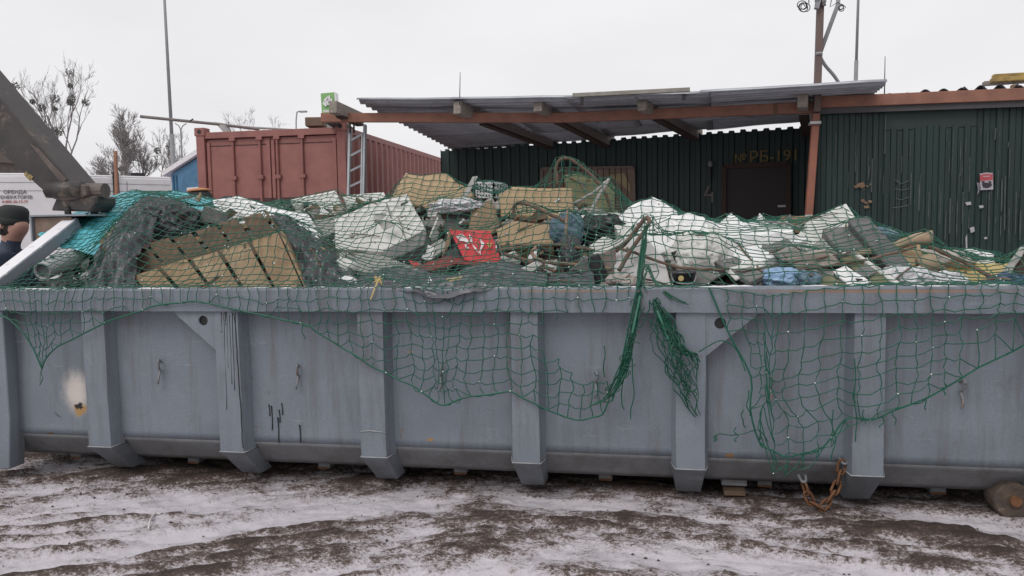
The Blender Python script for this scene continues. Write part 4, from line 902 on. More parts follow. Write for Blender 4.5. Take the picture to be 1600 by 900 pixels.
def slab(name, pts, thick, m, label=None, cat=None, parent=None, ext=None, bevel=.006, cuts=2, rough=.004, rscale=9, group=None, smooth=False):
    P = [aty(*p) for p in pts]
    if ext is None:
        nrm = Vector((0, 0, 0))
        for i in range(len(P)): nrm += P[i].cross(P[(i+1) % len(P)])
        nrm.normalize(); c = sum(P, Vector())/len(P)
        if nrm.dot(c-CAM) < 0: nrm = -nrm
        e_ = nrm*thick
    else: e_ = Vector(ext)
    o = MB().prism(P, e_).build(name, m, parent, smooth, bevel=bevel, cuts=cuts, rough=rough, rscale=rscale)
    if label: tag(o, label, cat, group)
    return o
def flat(pts, Y): return [(x, y, Y) for x, y in pts]
def blob(name, c, rad, m, label, cat, crump=.25, sub=4, rot=0, seed=1, freq=1.0, parent=None, ridged=True, tilt=0):
    bm = bmesh.new(); bmesh.ops.create_icosphere(bm, subdivisions=sub, radius=1)
    R = Matrix.Rotation(rot, 3, 'Z') @ Matrix.Rotation(tilt, 3, 'Y'); o = aty(*c); off = Vector((seed*7.3, seed*3.1, seed*1.7))
    for v in bm.verts:
        d = v.co.normalized(); p = d*1.6*freq+off
        n1 = mnoise.noise(p); n2 = (1-abs(mnoise.noise(p*2.1+off))*2) if ridged else mnoise.noise(p*2.1); n3 = (1-abs(mnoise.noise(p*4.7))*2) if ridged else mnoise.noise(p*4.4)
        n4 = 1-abs(mnoise.noise(p*9.5))*2+.6*(1-abs(mnoise.noise(p*19))*2)
        k_ = 1+crump*(.8*n1+.42*(n2-.4)+.2*(n3-.4)+.09*(n4-.4))
        q = Vector((d.x*rad[0], d.y*rad[1], d.z*rad[2]))*k_; v.co = R @ q
    lo = min(v.co.z for v in bm.verts)
    me = bpy.data.meshes.new(name)
    for v in bm.verts: v.co.z -= lo
    bm.to_mesh(me); bm.free(); me.materials.append(m); me.polygons.foreach_set('use_smooth', [True]*len(me.polygons))
    ob = bpy.data.objects.new(name, me); COL.objects.link(ob); ob.location = o+Vector((0, 0, lo)); WL[ob.name] = ob.location.copy()
    return tag(ob, label, cat)
def patch(name, rows, m, label=None, cat=None, crump=.03, freq=5, n=14, thick=.004, seed=0, parent=None, an=(1, 1, 1)):
    G = [[aty(*p) for p in r] for r in rows]
    S = [spline(r, n) for r in G]; cols = list(zip(*S)); full = [spline(list(c), n) for c in cols]     # [col][row]
    P = []
    for i in range(len(full)):
        row = []
        for j in range(len(full[0])):
            p = full[i][j].copy(); q = Vector((p.x*an[0], p.y*an[1], p.z*an[2]))*freq+Vector((seed, seed*2, 0))
            r1 = 1-2*abs(mnoise.noise(q)); r2 = 1-2*abs(mnoise.noise(q*2.3+Vector((3, 1, 7)))); r3 = 1-2*abs(mnoise.noise(q*4.6))
            k_ = crump*(.6*r1+.35*r2+.2*r3-.4)
            p += Vector((.3*k_, -.75*k_, .65*k_)); row.append(p)
        P.append(row)
    o = MB().grid(P).build(name, m, parent, True, solid=thick)
    if label: tag(o, label, cat)
    return o
def stick(name, pts, r, m, label, cat, n=7, k=5, wob=.004, parent=None):
    P = spline([aty(*p) for p in pts], k); R = random.Random(len(label or '')+int(pts[0][0]))
    P = [p+Vector((R.uniform(-1, 1), R.uniform(-1, 1), R.uniform(-1, 1)))*wob for p in P]
    rs_ = r if not isinstance(r, tuple) else [lerp(r[0], r[1], i/(len(P)-1)) for i in range(len(P))]
    o = MB().tube(P, rs_, n).build(name, m, parent, True)
    if label: tag(o, label, cat)
    return o

# mass of rubble that everything lies on
PK = [(-600, 1.15, 0), (60, 385, 1), (120, 345, 1), (200, 318, 1), (330, 315, 1), (450, 312, 1), (550, 318, 1), (650, 305, 1), (750, 318, 1), (850, 308, 1), (950, 325, 1), (1100, 340, 1), (1250, 340, 1), (1330, 345, 1), (1400, 372, 1), (1480, 402, 1), (1600, 415, 1), (1750, 415, 1)]
PX = [XL]; PZ = [1.12]
for a_, b_, c_ in PK[1:]: p = aty(a_, b_, 6.4); PX.append(p.x); PZ.append(p.z-.07)
def mound(x, y):
    t = min(1, max(0, (y-4.85)/1.45)); t = t*t*(3-2*t); z = lerp(1.20, interp(x, PX, PZ), t)
    if y > 6.45: z = lerp(z, 1.25, min(1, (y-6.45)/.5))
    return z
P = []
for j in range(60):
    y = lerp(4.71, 6.93, j/59); row = []
    for i in range(170):
        x = lerp(XL+.05, XR-.05, i/169); q = Vector((x*7, y*7, 0))
        row.append(Vector((x, y, mound(x, y)-.06+.07*mnoise.noise(q)+.04*mnoise.cell(q*1.7))))
    P.append(row)
M_FILL = mat('mixed_rubble_fill', (.13, .115, .10), (.035, .032, .032), 9, .9, 0, .6, 50, stain=(.40, .385, .36), sscale=10, sthr=.60)
mo = MB().grid(P).build('rubble_mass', M_FILL); tag(mo, 'mixed dirty rubble filling the skip under the larger pieces', 'rubble', None, 'stuff')
R = random.Random(5); mb = MB()
mats_ = [M_FOAM, M_OFFW, M_GREYB, M_CARDD, M_PLANK2, M_GREYD, M_BLKBAG, M_ROCK]
for i in range(1500):
    x = R.uniform(XL+.15, XR-.1); y = R.uniform(4.74, 6.85); s = R.choice((.03, .04, .05, .07, .09))*R.uniform(.7, 1.3)
    mb.cur = R.choice((0, 1, 1, 2, 2, 3, 3, 4, 4, 5, 5, 6, 7)); R3 = Quaternion(Vector((R.gauss(0, 1), R.gauss(0, 1), R.gauss(0, 1))).normalized(), R.uniform(0, 3)).to_matrix()
    fl = R.choice((.25, .5, .9)); lg = R.choice((1, 1.6, 2.6))
    c = Vector((x, y, mound(x, y)+.0+s*.25)); hx = [Vector((sx_*s*lg*R.uniform(.6, 1), sy_*s*R.uniform(.6, 1), sz_*s*fl*R.uniform(.6, 1))) for sx_ in (-.5, .5) for sy_ in (-.5, .5) for sz_ in (-.5, .5)]
    mb.add([c+R3 @ v for v in hx], [(0, 1, 3, 2), (4, 6, 7, 5), (0, 4, 5, 1), (2, 3, 7, 6), (0, 2, 6, 4), (1, 5, 7, 3)])
tag(mb.build('small_debris', mats_), 'small broken scraps of foam, board and wood strewn through the heap', 'debris', None, 'stuff')

# --- left end
patch('plastic_sheet', [[(150, 322, 6.5), (205, 302, 6.5), (270, 303, 6.5), (345, 314, 6.5)], [(104, 346, 5.9), (170, 332, 5.9), (240, 322, 6.0), (325, 334, 6.1)], [(62, 371, 5.4), (120, 394, 5.35), (175, 398, 5.4), (240, 385, 5.6)]], M_CYAN, 'sagging sheet of cyan blue plastic at the hook end of the heap', 'plastic sheet', .07, 3.2, 12, .005, 2)
pi_ = [aty(66, 424, 4.98), aty(160, 388, 5.75)]; dv = (pi_[1]-pi_[0]).normalized(); Rq = dv.to_track_quat('Z', 'Y').to_matrix(); ln = (pi_[1]-pi_[0]).length
tag(MB().lathe(pi_[0], [(.054, .02), (.054, 0), (.066, 0), (.066, ln), (.054, ln), (.054, .02)], 22, Rq).build('plastic_pipe', M_PIPE, None, True), 'grey plastic pipe poking out of the heap by the cyan sheet', 'pipe')
patch('curved_board', [[(148, 392, 5.45), (168, 362, 5.5), (203, 336, 5.6), (240, 322, 5.7)], [(156, 398, 5.40), (176, 368, 5.46), (210, 343, 5.56), (248, 328, 5.66)]], M_CARDD, 'bent brown board edging the dark grey tarpaulin hump', 'board', .008, 6, 8, .012)
blob('tarpaulin_heap', (256, 356, 5.66), (.30, .24, .22), M_TARP, 'crumpled dark grey tarpaulin heaped high beside the plank panels', 'tarpaulin', .30, 6, .2, 3, 1.0)
patch('tarpaulin_fold', [[(168, 378, 5.4), (195, 348, 5.5), (225, 334, 5.5), (248, 345, 5.45)], [(152, 410, 5.15), (172, 388, 5.08), (196, 388, 5.05), (216, 410, 5.0)], [(134, 457, 4.86), (160, 459, 4.82), (190, 459, 4.82), (214, 459, 4.84)]], M_TARPL, 'hanging grey tarpaulin fold at the rail beside the grey pipe', 'tarpaulin', .12, 5.0, 16, .004, 5, None, (1.7, .8, .45))
blob('rubbish_bag', (100, 450, 4.95), (.14, .12, .07), M_BLKBAG, 'black rubbish bag behind the rail under the grey pipe', 'bag', .3, 4, 0, 9)
slab('splintered_board', flat([(318, 322), (345, 333), (348, 352), (310, 346)], 5.7), .1, M_GREYD, 'split dark board between the tarpaulin hump and a white foam block', 'board')

def slat_panel(name, TL, TR, BR, BL, n, m1_, m2_, label, seed, m3_=None):
    m3_ = m3_ or m1_
    R = random.Random(seed); tl, tr, br_, bl2 = [aty(*p) for p in (TL, TR, BR, BL)]
    t = thing(name, (bl2+br_)/2, label, 'plank panel')
    nrm = (tr-tl).cross(bl2-tl).normalized()
    if nrm.dot(tl-CAM) < 0: nrm = -nrm
    u = 0
    for k in range(n):
        w_ = 1/n; a0, a1 = k*w_+.008, (k+1)*w_-.010-R.uniform(0, .02)
        dz = R.uniform(-.014, .012); e0 = R.uniform(-.06, .06)
        q = [tl.lerp(tr, a0)+(tl-bl2)*e0*.4, tl.lerp(tr, a1)+(tl-bl2)*e0*.4, bl2.lerp(br_, a1), bl2.lerp(br_, a0)]
        q = [v+nrm*dz for v in q]
        MB().prism(q, nrm*.024).build('slat', R.choice((m1_, m1_, m1_, m3_)), t, False, bevel=.003, cuts=1, rough=.002, rscale=14)
    for v in (.16, .55, .9):
        a_, b_ = tl.lerp(bl2, v)+nrm*.05, tr.lerp(br_, v)+nrm*.05
        MB().bar(a_, b_, .05, .045, nrm).build('batten', m2_, t, bevel=.003)
    MB().bar(tr+nrm*.03+(tr-tl).normalized()*.008, br_+nrm*.03+(tr-tl).normalized()*.008, .018, .08, nrm).build('edge_board', m1_, t, bevel=.002)
    return t
slat_panel('plank_panel', (194, 392, 5.18), (413, 331, 5.36), (447, 378, 5.2), (240, 445, 5.04), 6, M_PLANK2, M_PLANK, 'weathered brown plank panel, the darker one leaning behind', 4)
slat_panel('plank_panel', (203, 431, 4.92), (437, 362, 5.00), (482, 462, 4.78), (262, 484, 4.73), 5, M_PLANK, M_PLANK2, 'lighter brown plank panel leaning on the rail in front', 9, M_PLANKL)
patch('plastic_bag', [[(424, 350, 5.50), (440, 340, 5.5), (462, 352, 5.55)], [(440, 385, 5.18), (475, 378, 5.12), (512, 390, 5.2)], [(462, 425, 4.98), (505, 418, 4.92), (548, 425, 5.0)], [(480, 455, 4.80), (525, 456, 4.76), (572, 455, 4.82)]], M_TARP, 'torn dark grey plastic bag slumped right of the plank panels', 'bag', .11, 5, 12, .004, 8, None, (1.6, .8, .6))
for k, (x, y) in enumerate(((478, 420), (500, 440), (545, 438), (520, 444), (483, 425))):
    pass
blob('foam_scrap', (545, 438, 4.84), (.05, .04, .03), M_FOAM, 'small snowy foam scrap at the rail below the torn grey bag', 'foam', .3, 3, 0, 4)
stick('wrapped_roll', [(480, 388, 5.3), (515, 405, 5.15), (552, 422, 5.02)], .055, M_OFFW, 'pale cloth-wrapped roll beside the torn grey bag', 'roll', 12, 6)
slab('label_strip', flat([(498, 385), (528, 398), (524, 408), (494, 394)], 5.06), .006, M_YELS, 'pale yellow label strip on the wrapped roll', 'label', bevel=0, cuts=0)
# white foam and slabs
slab('foam_block', [(332, 312, 5.95), (372, 306, 6.05), (432, 325, 5.95), (428, 352, 5.8), (345, 356, 5.75)], .34, M_FOAM, 'smooth white foam block above the darker plank panel', 'foam block')
slab('foam_block', [(418, 322, 5.85), (482, 334, 5.85), (504, 372, 5.6), (498, 388, 5.5), (452, 366, 5.6), (420, 346, 5.7)], .2, M_FOAM, 'white foam block with a broken lower end near the torn bag', 'foam block')
slab('foam_block', [(452, 312, 6.4), (524, 297, 6.4), (534, 324, 6.2), (470, 342, 6.15)], .3, M_OFFW, 'white foam block topmost beneath the ladder', 'foam block')
slab('grey_block', [(478, 346, 5.9), (530, 336, 5.9), (541, 352, 5.8), (506, 372, 5.75), (500, 368, 5.75)], .22, M_GREYB, 'light grey block wedged between foam and the speckled slab', 'block')
slab('speckled_slab', [(522, 342, 5.72), (578, 318, 5.92), (636, 303, 6.0), (666, 358, 5.6), (596, 392, 5.4), (524, 388, 5.45)], .11, M_OFFW, 'large off-white speckled slab tilted on the heap', 'slab', cuts=3, rough=.006)
slab('grey_slab', [(596, 394, 5.36), (667, 360, 5.55), (662, 382, 5.4), (600, 410, 5.25)], .16, M_GREYD, 'underside of the speckled slab, its shade put into dark grey', 'slab')  # shaded slab underside, painted as a separate dark grey piece
slab('grey_slab', [(528, 395, 5.25), (590, 396, 5.3), (668, 424, 5.05), (600, 432, 4.98), (545, 418, 5.05)], .05, M_GREYB, 'flat grey ribbed slab below the speckled slab', 'slab')
slab('flattened_carton', [(632, 404, 5.45), (690, 372, 5.6), (702, 384, 5.5), (660, 415, 5.4)], .03, M_GREYB, 'flattened greyish carton left of the red box', 'carton')
slab('pale_foam_sheet', [(535, 305, 6.6), (600, 300, 6.6), (610, 322, 6.4), (545, 330, 6.4)], .12, M_OFFW, 'pale panel behind the speckled slab', 'panel')
# cardboard boxes
def carton(name, pts, thick, m, label):
    return slab(name, pts, thick, m, label, 'carton', None, None, .010, 5, .022, 4.5)
carton('cardboard_box', [(607, 314, 6.05), (632, 272, 6.25), (702, 272, 6.3), (738, 304, 6.1), (716, 326, 5.95), (655, 320, 5.98)], .35, M_CARD, 'slumped tan cardboard box on top below the canopy')
carton('cardboard_box', [(778, 304, 6.0), (798, 290, 6.05), (896, 296, 6.05), (893, 342, 5.9), (782, 338, 5.9)], .34, M_CARD, 'wide tan cardboard box under the stick hoop')
carton('cardboard_box', [(774, 356, 5.6), (802, 343, 5.65), (862, 350, 5.65), (866, 380, 5.5), (776, 384, 5.5)], .3, M_CARD, 'small tan cardboard box right of the red box')
carton('cardboard_flap', [(733, 320, 5.9), (768, 312, 5.95), (781, 346, 5.8), (770, 364, 5.75), (733, 360, 5.78)], .03, M_CARDD, 'brown loose cardboard flap standing behind the red box')
carton('dark_box', [(648, 322, 6.0), (752, 326, 6.0), (742, 372, 5.85), (656, 362, 5.85)], .3, M_GREYD, 'dark box beneath the slumped cardboard box')
blob('plastic_wrap', (716, 322, 5.93), (.20, .12, .055), M_WBAG, 'crinkled translucent grey plastic wrap beneath the slumped cardboard box', 'plastic wrap', .45, 5, .3, 6, 1.4)
slab('thin_lath', [(738, 276, 6.05), (746, 275, 6.05), (718, 330, 5.85), (709, 332, 5.85)], .012, M_GREYB, 'thin grey lath sticking up right of the slumped box', 'lath', bevel=.002, cuts=1)
# perforated crate
cr_ = thing('plastic_crate', aty(768, 305, 6.6), 'white perforated plastic crate at the far side of the heap', 'crate')
A_, B_, Cc = aty(744, 286, 6.55), aty(771, 286, 6.5), aty(792, 290, 6.75)
hh_ = Vector((0, 0, -.12))
def crate_side(a_, b_, nx_, nz_, m_):
    for i in range(nx_+1): p = a_.lerp(b_, i/nx_); MB().bar(p, p+hh_, .012, .012, (0, 1, 0)).build('upright', m_, cr_)
    for j in range(nz_+1): MB().bar(a_+hh_*j/nz_, b_+hh_*j/nz_, .016, .012, (0, 1, 0)).build('band', m_, cr_)
crate_side(A_, B_, 6, 4, M_WBAG); crate_side(B_, Cc, 5, 3, M_WBAG)
MB().prism([A_, B_, Cc, A_+(Cc-B_)], (0, 0, .01)).build('lid', M_WBAG, cr_)
MB().prism([A_+hh_, B_+hh_, Cc+hh_, A_+(Cc-B_)+hh_], (0, 0, -.16)).build('base_tray', M_BLKBAG, cr_)
# red box
rb = thing('red_box', aty(735, 415, 5.2), 'crushed open red printed cardboard box lying on the grey tarpaulin', 'box')
def rp2(nm, pts, m, th=.006, par=rb): 
    P_ = [aty(*p) for p in pts]; nr = (P_[1]-P_[0]).cross(P_[-1]-P_[0]).normalized()
    if nr.dot(P_[0]-CAM) < 0: nr = -nr
    return MB().prism(P_, nr*th).build(nm, m, par)
lid = rp2('front_panel', [(702, 358, 5.38), (766, 361, 5.42), (786, 414, 5.16), (726, 406, 5.1)], M_REDC)
rp2('side_panel', [(702, 359, 5.40), (703, 380, 5.32), (690, 402, 5.30), (698, 372, 5.46)], M_CARDD)
rp2('interior_shade_sheet', [(704, 366, 5.44), (722, 372, 5.36), (738, 408, 5.22), (690, 408, 5.22)], M_BLKBAG)  # black sheet standing in for the shade inside the open box
rp2('inner_panel', [(703, 362, 5.45), (766, 364, 5.5), (784, 412, 5.32), (700, 402, 5.32)], M_CARDD)  # darker card, again shade of the box inside put into colour
rp2('bottom_flap', [(648, 416, 5.12), (700, 400, 5.22), (745, 406, 5.15), (786, 416, 5.12), (712, 412, 5.05), (668, 424, 5.02)], mat('dark_red_card', (.22, .04, .035), (.16, .03, .028), 5, .6))
rp2('side_flap', [(638, 406, 5.2), (652, 410, 5.15), (662, 424, 5.06), (650, 424, 5.06)], M_REDC)
M_WPR = mat('white_print', (.66, .60, .60)); M_YPR = mat('yellow_print', (.6, .45, .1))
e0 = aty(702, 358, 5.38); e1 = aty(766, 361, 5.42); e2 = aty(786, 414, 5.16); e3 = aty(726, 406, 5.1); nrl = (e1-e0).cross(e3-e0).normalized()
if nrl.dot(e0-CAM) > 0: nrl = -nrl
def on_l(px, py):
    d = ray(px, py); return CAM+d*((e0-CAM).dot(nrl)/d.dot(nrl))+nrl*.004
for pts, m_ in (([(712, 370), (722, 366), (731, 375), (734, 383), (726, 378), (718, 377)], M_WPR), ([(733, 366), (738, 374), (738, 382), (734, 378)], M_WPR), ([(737, 382), (744, 388), (747, 395), (741, 389)], M_WPR), ([(749, 373), (757, 381), (754, 388), (749, 394), (752, 383)], M_WPR), ([(746, 396), (752, 391), (751, 393), (751, 400), (750, 400), (750, 396)], M_WPR),
               ([(726, 383), (729, 382), (730, 387), (733, 387), (733, 389), (728, 389)], M_WPR), ([(761, 380), (763, 380), (765, 385), (767, 380), (769, 381), (766, 388), (764, 388)], M_YPR), ([(774, 383), (776, 383), (777, 391), (775, 391)], M_WPR)):
    MB().prism([on_l(*p) for p in pts], nrl*.001).build('print_mark', m_, lid)
# grey tarpaulin draped over the rail
patch('draped_tarpaulin', [[(556, 436, 5.05), (622, 418, 5.08), (690, 428, 5.02), (770, 410, 5.08), (848, 424, 5.05)], [(548, 446, 4.86), (622, 434, 4.84), (684, 442, 4.80), (765, 426, 4.84), (856, 438, 4.86)], [(552, 453, 4.74), (625, 444, 4.70), (686, 450, 4.64), (760, 441, 4.68), (850, 447, 4.76)], [(572, 457, 4.72), (632, 456, 4.56), (690, 470, 4.535), (745, 458, 4.55), (830, 455, 4.72)]], M_TARPL, 'grey tarpaulin draped over the rail below the red box', 'tarpaulin', .055, 6, 12, .004, 3, None, (.8, 1.2, 1.4))
slab('paper_scrap', [(698, 436, 4.72), (722, 432, 4.74), (720, 441, 4.70), (700, 442, 4.70)], .003, M_YELS, 'pale yellow paper scrap on the draped grey tarpaulin', 'paper', bevel=0, cuts=1, rough=.006)
ob = thing('straw_tuft', aty(590, 452, 4.6), 'yellowish frayed straw twine tuft hanging over the rail', 'twine')
MB().tube(spline([aty(594, 432, 4.62), aty(588, 445, 4.57), aty(584, 455, 4.55), aty(579, 468, 4.55)], 4), .005, 5).build('strand', M_YELS, ob)
for k in range(6):
    R = random.Random(k); MB().tube(spline([aty(590, 440, 4.60), aty(590+R.uniform(-8, 8), 436+R.uniform(-6, 6), 4.6), aty(592+R.uniform(-9, 9), 440+R.uniform(-8, 6), 4.6)], 4), .003, 4).build('fibre', M_YELS, ob)
# middle: dark cloths, teal cloth, black bags
blob('teal_cloth', (885, 360, 5.6), (.12, .12, .13), M_TEAL, 'faded teal cloth bundle right of the small cardboard box', 'cloth', .35, 5, 0, 14)
blob('rubbish_bag', (935, 365, 5.75), (.22, .18, .13), M_BLKBAG, 'black rubbish bag below the stick hoop, right of the teal cloth', 'bag', .4, 5, 0, 15)
blob('cloth_bundle', (893, 400, 5.25), (.07, .08, .14), M_TARP, 'dark upright cloth bundle under the teal cloth', 'cloth', .35, 5, 0, 16)
slab('grey_card', flat([(880, 432), (912, 402), (936, 400), (928, 447), (905, 452)], 4.98), .02, M_GREYD, 'grey folded card at the rail right of the draped tarpaulin', 'card')
slab('black_bin_lid', flat([(918, 402), (934, 396), (946, 420), (950, 452), (922, 454)], 4.93), .16, M_BLKBAG, 'black torn plastic bin piece standing at the rail', 'bin')
slab('brown_card', flat([(933, 398), (962, 388), (962, 430), (952, 452), (946, 430)], 5.02), .03, mat('mauve_brown_card', (.28, .225, .20)), 'mauve-brown stiff card behind the black bin piece', 'card')
patch('plastic_cover', [[(850, 438, 4.95), (880, 428, 4.98), (925, 425, 4.95)], [(845, 455, 4.80), (880, 446, 4.78), (930, 447, 4.80)]], M_TARPL, 'small grey plastic cover piece at the rail beside the black bin piece', 'plastic', .04, 8, 8, .004, 12)
slab('foam_scrap', flat([(780, 400), (806, 392), (812, 412), (790, 422)], 5.15), .06, M_OFFW, 'white foam scrap right of the red box', 'foam', rough=.01)
slab('foam_scrap', flat([(806, 424), (846, 405), (850, 414), (822, 432)], 5.0), .05, M_OFFW, 'torn white foam scrap above the draped tarpaulin end', 'foam', rough=.012)
slab('foam_scrap', flat([(884, 395), (902, 390), (904, 405), (886, 408)], 5.2), .05, M_FOAM, 'small white foam scrap between dark cloth bundle and card', 'foam', rough=.01)
slab('broken_plaster', [(920, 385, 5.35), (944, 368, 5.45), (966, 376, 5.4), (962, 392, 5.3), (930, 396, 5.25)], .1, M_OFFW, 'broken white plaster piece below the black bag', 'plaster', rough=.012)
slab('white_sheet_panel', [(958, 374, 5.25), (1008, 368, 5.3), (1036, 400, 5.1), (1050, 446, 4.84), (962, 448, 4.84)], .07, mat('pale_grey_panel', (.50, .49, .485), (.42, .41, .405), 6, .8, 0, .2, 60), 'big pale grey panel standing at the rail behind the bent rod', 'panel', cuts=3, rough=.008)
for k, (x, y, r_) in enumerate(((962, 438, .05), (985, 441, .055), (1003, 446, .045), (945, 447, .03), (1020, 449, .035))):
    blob('rubble_lump', (x, y, 4.80), (r_*1.2, r_, r_*.7), M_ROCK, ['largest pinkish rubble lump at the rail by the black bin piece', 'rounded pinkish rubble lump under the bent rod', 'pinkish rubble lump beside the bunched net cord', 'tiny pinkish rubble lump on the rail beside the bin piece', 'flat pinkish rubble lump right of the bunched net cord'][k], 'rubble', .4, 3, k, 20+k, 1.2)
# white foam heap
slab('foam_chunk', [(962, 345, 5.75), (990, 322, 5.85), (1020, 308, 5.9), (1034, 314, 5.9), (1062, 334, 5.8), (1056, 388, 5.55), (990, 382, 5.55)], .4, M_FOAM, 'tallest bright white foam chunk in the heap', 'foam', cuts=4, rough=.028, rscale=5)
slab('foam_chunk', [(1040, 338, 5.6), (1075, 330, 5.65), (1098, 338, 5.65), (1128, 385, 5.4), (1098, 398, 5.35), (1048, 390, 5.4)], .3, M_FOAM, 'white foam chunk to the right of the tallest one', 'foam', cuts=4, rough=.028, rscale=5)
slab('foam_chunk', [(960, 352, 5.6), (985, 350, 5.6), (1000, 378, 5.45), (968, 385, 5.4)], .2, M_OFFW, 'grey-white foam chunk below the left of the tallest one', 'foam', cuts=3, rough=.02)
blob('grey_sack', (1092, 402, 5.2), (.19, .18, .15), M_OFFW, 'lumpy off-white sack beneath the white foam chunks', 'sack', .32, 5, 0, 31)
slab('grey_sack_flap', flat([(1062, 420), (1108, 405), (1128, 432), (1100, 448), (1072, 447)], 4.98), .08, M_GREYB, 'light grey crumbly slab beneath the lumpy sack', 'slab', rough=.012)
slab('foam_scrap', flat([(1048, 395), (1062, 390), (1070, 402), (1056, 410)], 5.1), .05, M_BLKBAG, 'black scrap between pale panel and lumpy sack', 'scrap')
bk_ = thing('bucket', aty(1068, 449, 4.86), 'small dark grey bucket with round yellow sticker by the rail', 'bucket')
c0 = aty(1068, 450, 4.88)
MB().lathe(c0, [(.0, -.03), (.062, -.03), (.072, .09), (.077, .09), (.077, .105), (.069, .105), (.062, .02), (0, .02)], 20).build('shell', M_TARP, bk_, True)
MB().lathe(c0+Vector((-.018, -.071, .065)), [(.017, 0), (.017, .003), (0, .003)], 14, Matrix.Rotation(math.pi/2, 3, 'X')).build('sticker', M_YELS, bk_)
MB().tube(spline([c0+Vector((-.077, 0, .09)), c0+Vector((-.05, -.07, .04)), c0+Vector((.05, -.075, .035)), c0+Vector((.077, 0, .09))], 5), .003, 5).build('handle', M_PIPE, bk_)
# stacked white panels
slab('insulation_panel', [(1112, 374, 5.35), (1240, 360, 5.45), (1232, 346, 6.0), (1098, 348, 6.0)], 0, M_FOAM, 'upper white insulation panel with grey edge right of the foam chunks', 'panel', ext=(0, .01, -.07), cuts=3)
slab('insulation_panel', [(1120, 398, 5.2), (1182, 414, 4.98), (1262, 372, 5.5), (1250, 366, 5.75), (1116, 382, 5.6)], 0, M_FOAM, 'lower white insulation panel tapering towards the rail', 'panel', ext=(0, .02, -.085), cuts=3)
slab('grey_board', [(1118, 408, 5.05), (1150, 400, 5.15), (1195, 428, 4.86), (1172, 440, 4.80)], .04, M_GREYD, 'grey broken board under the lower insulation panel', 'board')
slab('brick_bat', flat([(1205, 396), (1242, 385), (1262, 398), (1225, 412)], 5.15), .1, M_GREYB, 'grey-brown broken brick between lower panel and blue bag', 'brick', rough=.012)
slab('plaster_piece', flat([(1225, 405), (1290, 390), (1315, 412), (1250, 425)], 5.05), .07, mat('beige_plaster', (.38, .335, .29), (.28, .25, .215), 8, .9), 'beige plaster piece above the light blue bag', 'plaster', rough=.012)
for k, (pts, th, m_, lb) in enumerate((
    ([(1000, 392, 5.2), (1060, 372, 5.4), (1072, 380, 5.38), (1012, 404, 5.15)], .025, M_FOAM, 'thin broken white board under the tallest foam chunk'),
    ([(1120, 352, 5.75), (1142, 332, 5.9), (1166, 350, 5.75), (1140, 368, 5.6)], .03, M_FOAM, 'jagged white board shard standing right of the foam chunks'),
    ([(1132, 420, 4.95), (1182, 405, 5.05), (1200, 412, 5.0), (1150, 436, 4.86)], .02, M_OFFW, 'flat off-white board shard at the rail below the lower insulation panel'),
    ([(1068, 352, 5.62), (1100, 340, 5.7), (1132, 366, 5.5), (1098, 380, 5.42)], .03, M_OFFW, 'off-white tilted board lying across the right foam chunk'),
    ([(870, 430, 4.92), (900, 418, 5.0), (912, 428, 4.95), (884, 446, 4.84)], .015, M_BLKBAG, 'black plastic sheet scrap on the rail left of the black bin piece'),
    ([(1190, 384, 5.3), (1230, 372, 5.4), (1246, 384, 5.3), (1204, 398, 5.2)], .03, M_GREYD, 'dark grey broken tile on the lower insulation panel'),
    ([(905, 336, 5.9), (965, 330, 5.95), (972, 338, 5.9), (912, 348, 5.8)], .03, M_OFFW, 'narrow pale board left of the tallest foam chunk'),
    ([(590, 348, 5.5), (606, 340, 5.52), (616, 352, 5.46), (600, 360, 5.44)], .012, M_GREYB, 'small grey flake lying on the speckled slab'),
    ([(1330, 425, 4.9), (1352, 412, 4.98), (1375, 422, 4.92), (1348, 436, 4.84)], .02, M_GREYD, 'dark slate shard beside the mossy board'))):
    slab('board_shard', pts, th, m_, lb, 'board', cuts=2, rough=.006, rscale=14)
# right half
slab('tilted_panel', [(1243, 372, 5.55), (1262, 345, 5.75), (1322, 317, 6.0), (1345, 352, 5.75), (1300, 362, 5.65), (1262, 390, 5.45)], .08, M_OFFW, 'off-white panel raised to a peak under the net, before the red post', 'panel', cuts=3)
slab('dark_tray', [(1285, 358, 5.55), (1345, 350, 5.6), (1362, 372, 5.45), (1372, 400, 5.25), (1318, 398, 5.25)], .1, M_GREYD, 'dark grey tray leaning beneath the raised off-white panel', 'tray')
slab('speckled_board', [(1258, 392, 5.4), (1286, 372, 5.5), (1312, 398, 5.3), (1278, 408, 5.2)], .05, M_GREYB, 'greyish speckled board fragment under the dark tray', 'board')
a_, b_ = aty(1340, 350, 5.55), aty(1412, 432, 5.0)
tag(MB().bar(a_, b_, .13, .10, (0, -1, .4)).build('metal_duct', mat('dull_grey_metal', (.15, .15, .15), (.10, .10, .10), 6, .6, .2), None, bevel=.008, cuts=2, rough=.003), 'long dull grey metal duct sloping down towards the rail', 'duct')
slab('mossy_board', [(1312, 402, 5.1), (1336, 397, 5.12), (1402, 442, 4.80), (1372, 450, 4.80)], .05, M_MOSS, 'mossy green-brown board sloping to the rail', 'board')
slab('board_edge', [(1334, 396, 5.08), (1342, 395, 5.08), (1408, 441, 4.78), (1400, 444, 4.78)], .05, M_OFFW, 'pale strip of wood along the mossy board', 'strip', cuts=1)
slab('white_tile', [(1300, 422, 4.92), (1322, 414, 4.96), (1362, 440, 4.80), (1330, 449, 4.78)], .02, M_FOAM, 'white tile at the rail left of the mossy board', 'tile')
slab('rusty_plate', [(1262, 440, 4.86), (1298, 428, 4.9), (1326, 449, 4.8), (1290, 455, 4.78)], .03, M_MOSS, 'brown dirty plate at the rail below the white tile', 'plate')
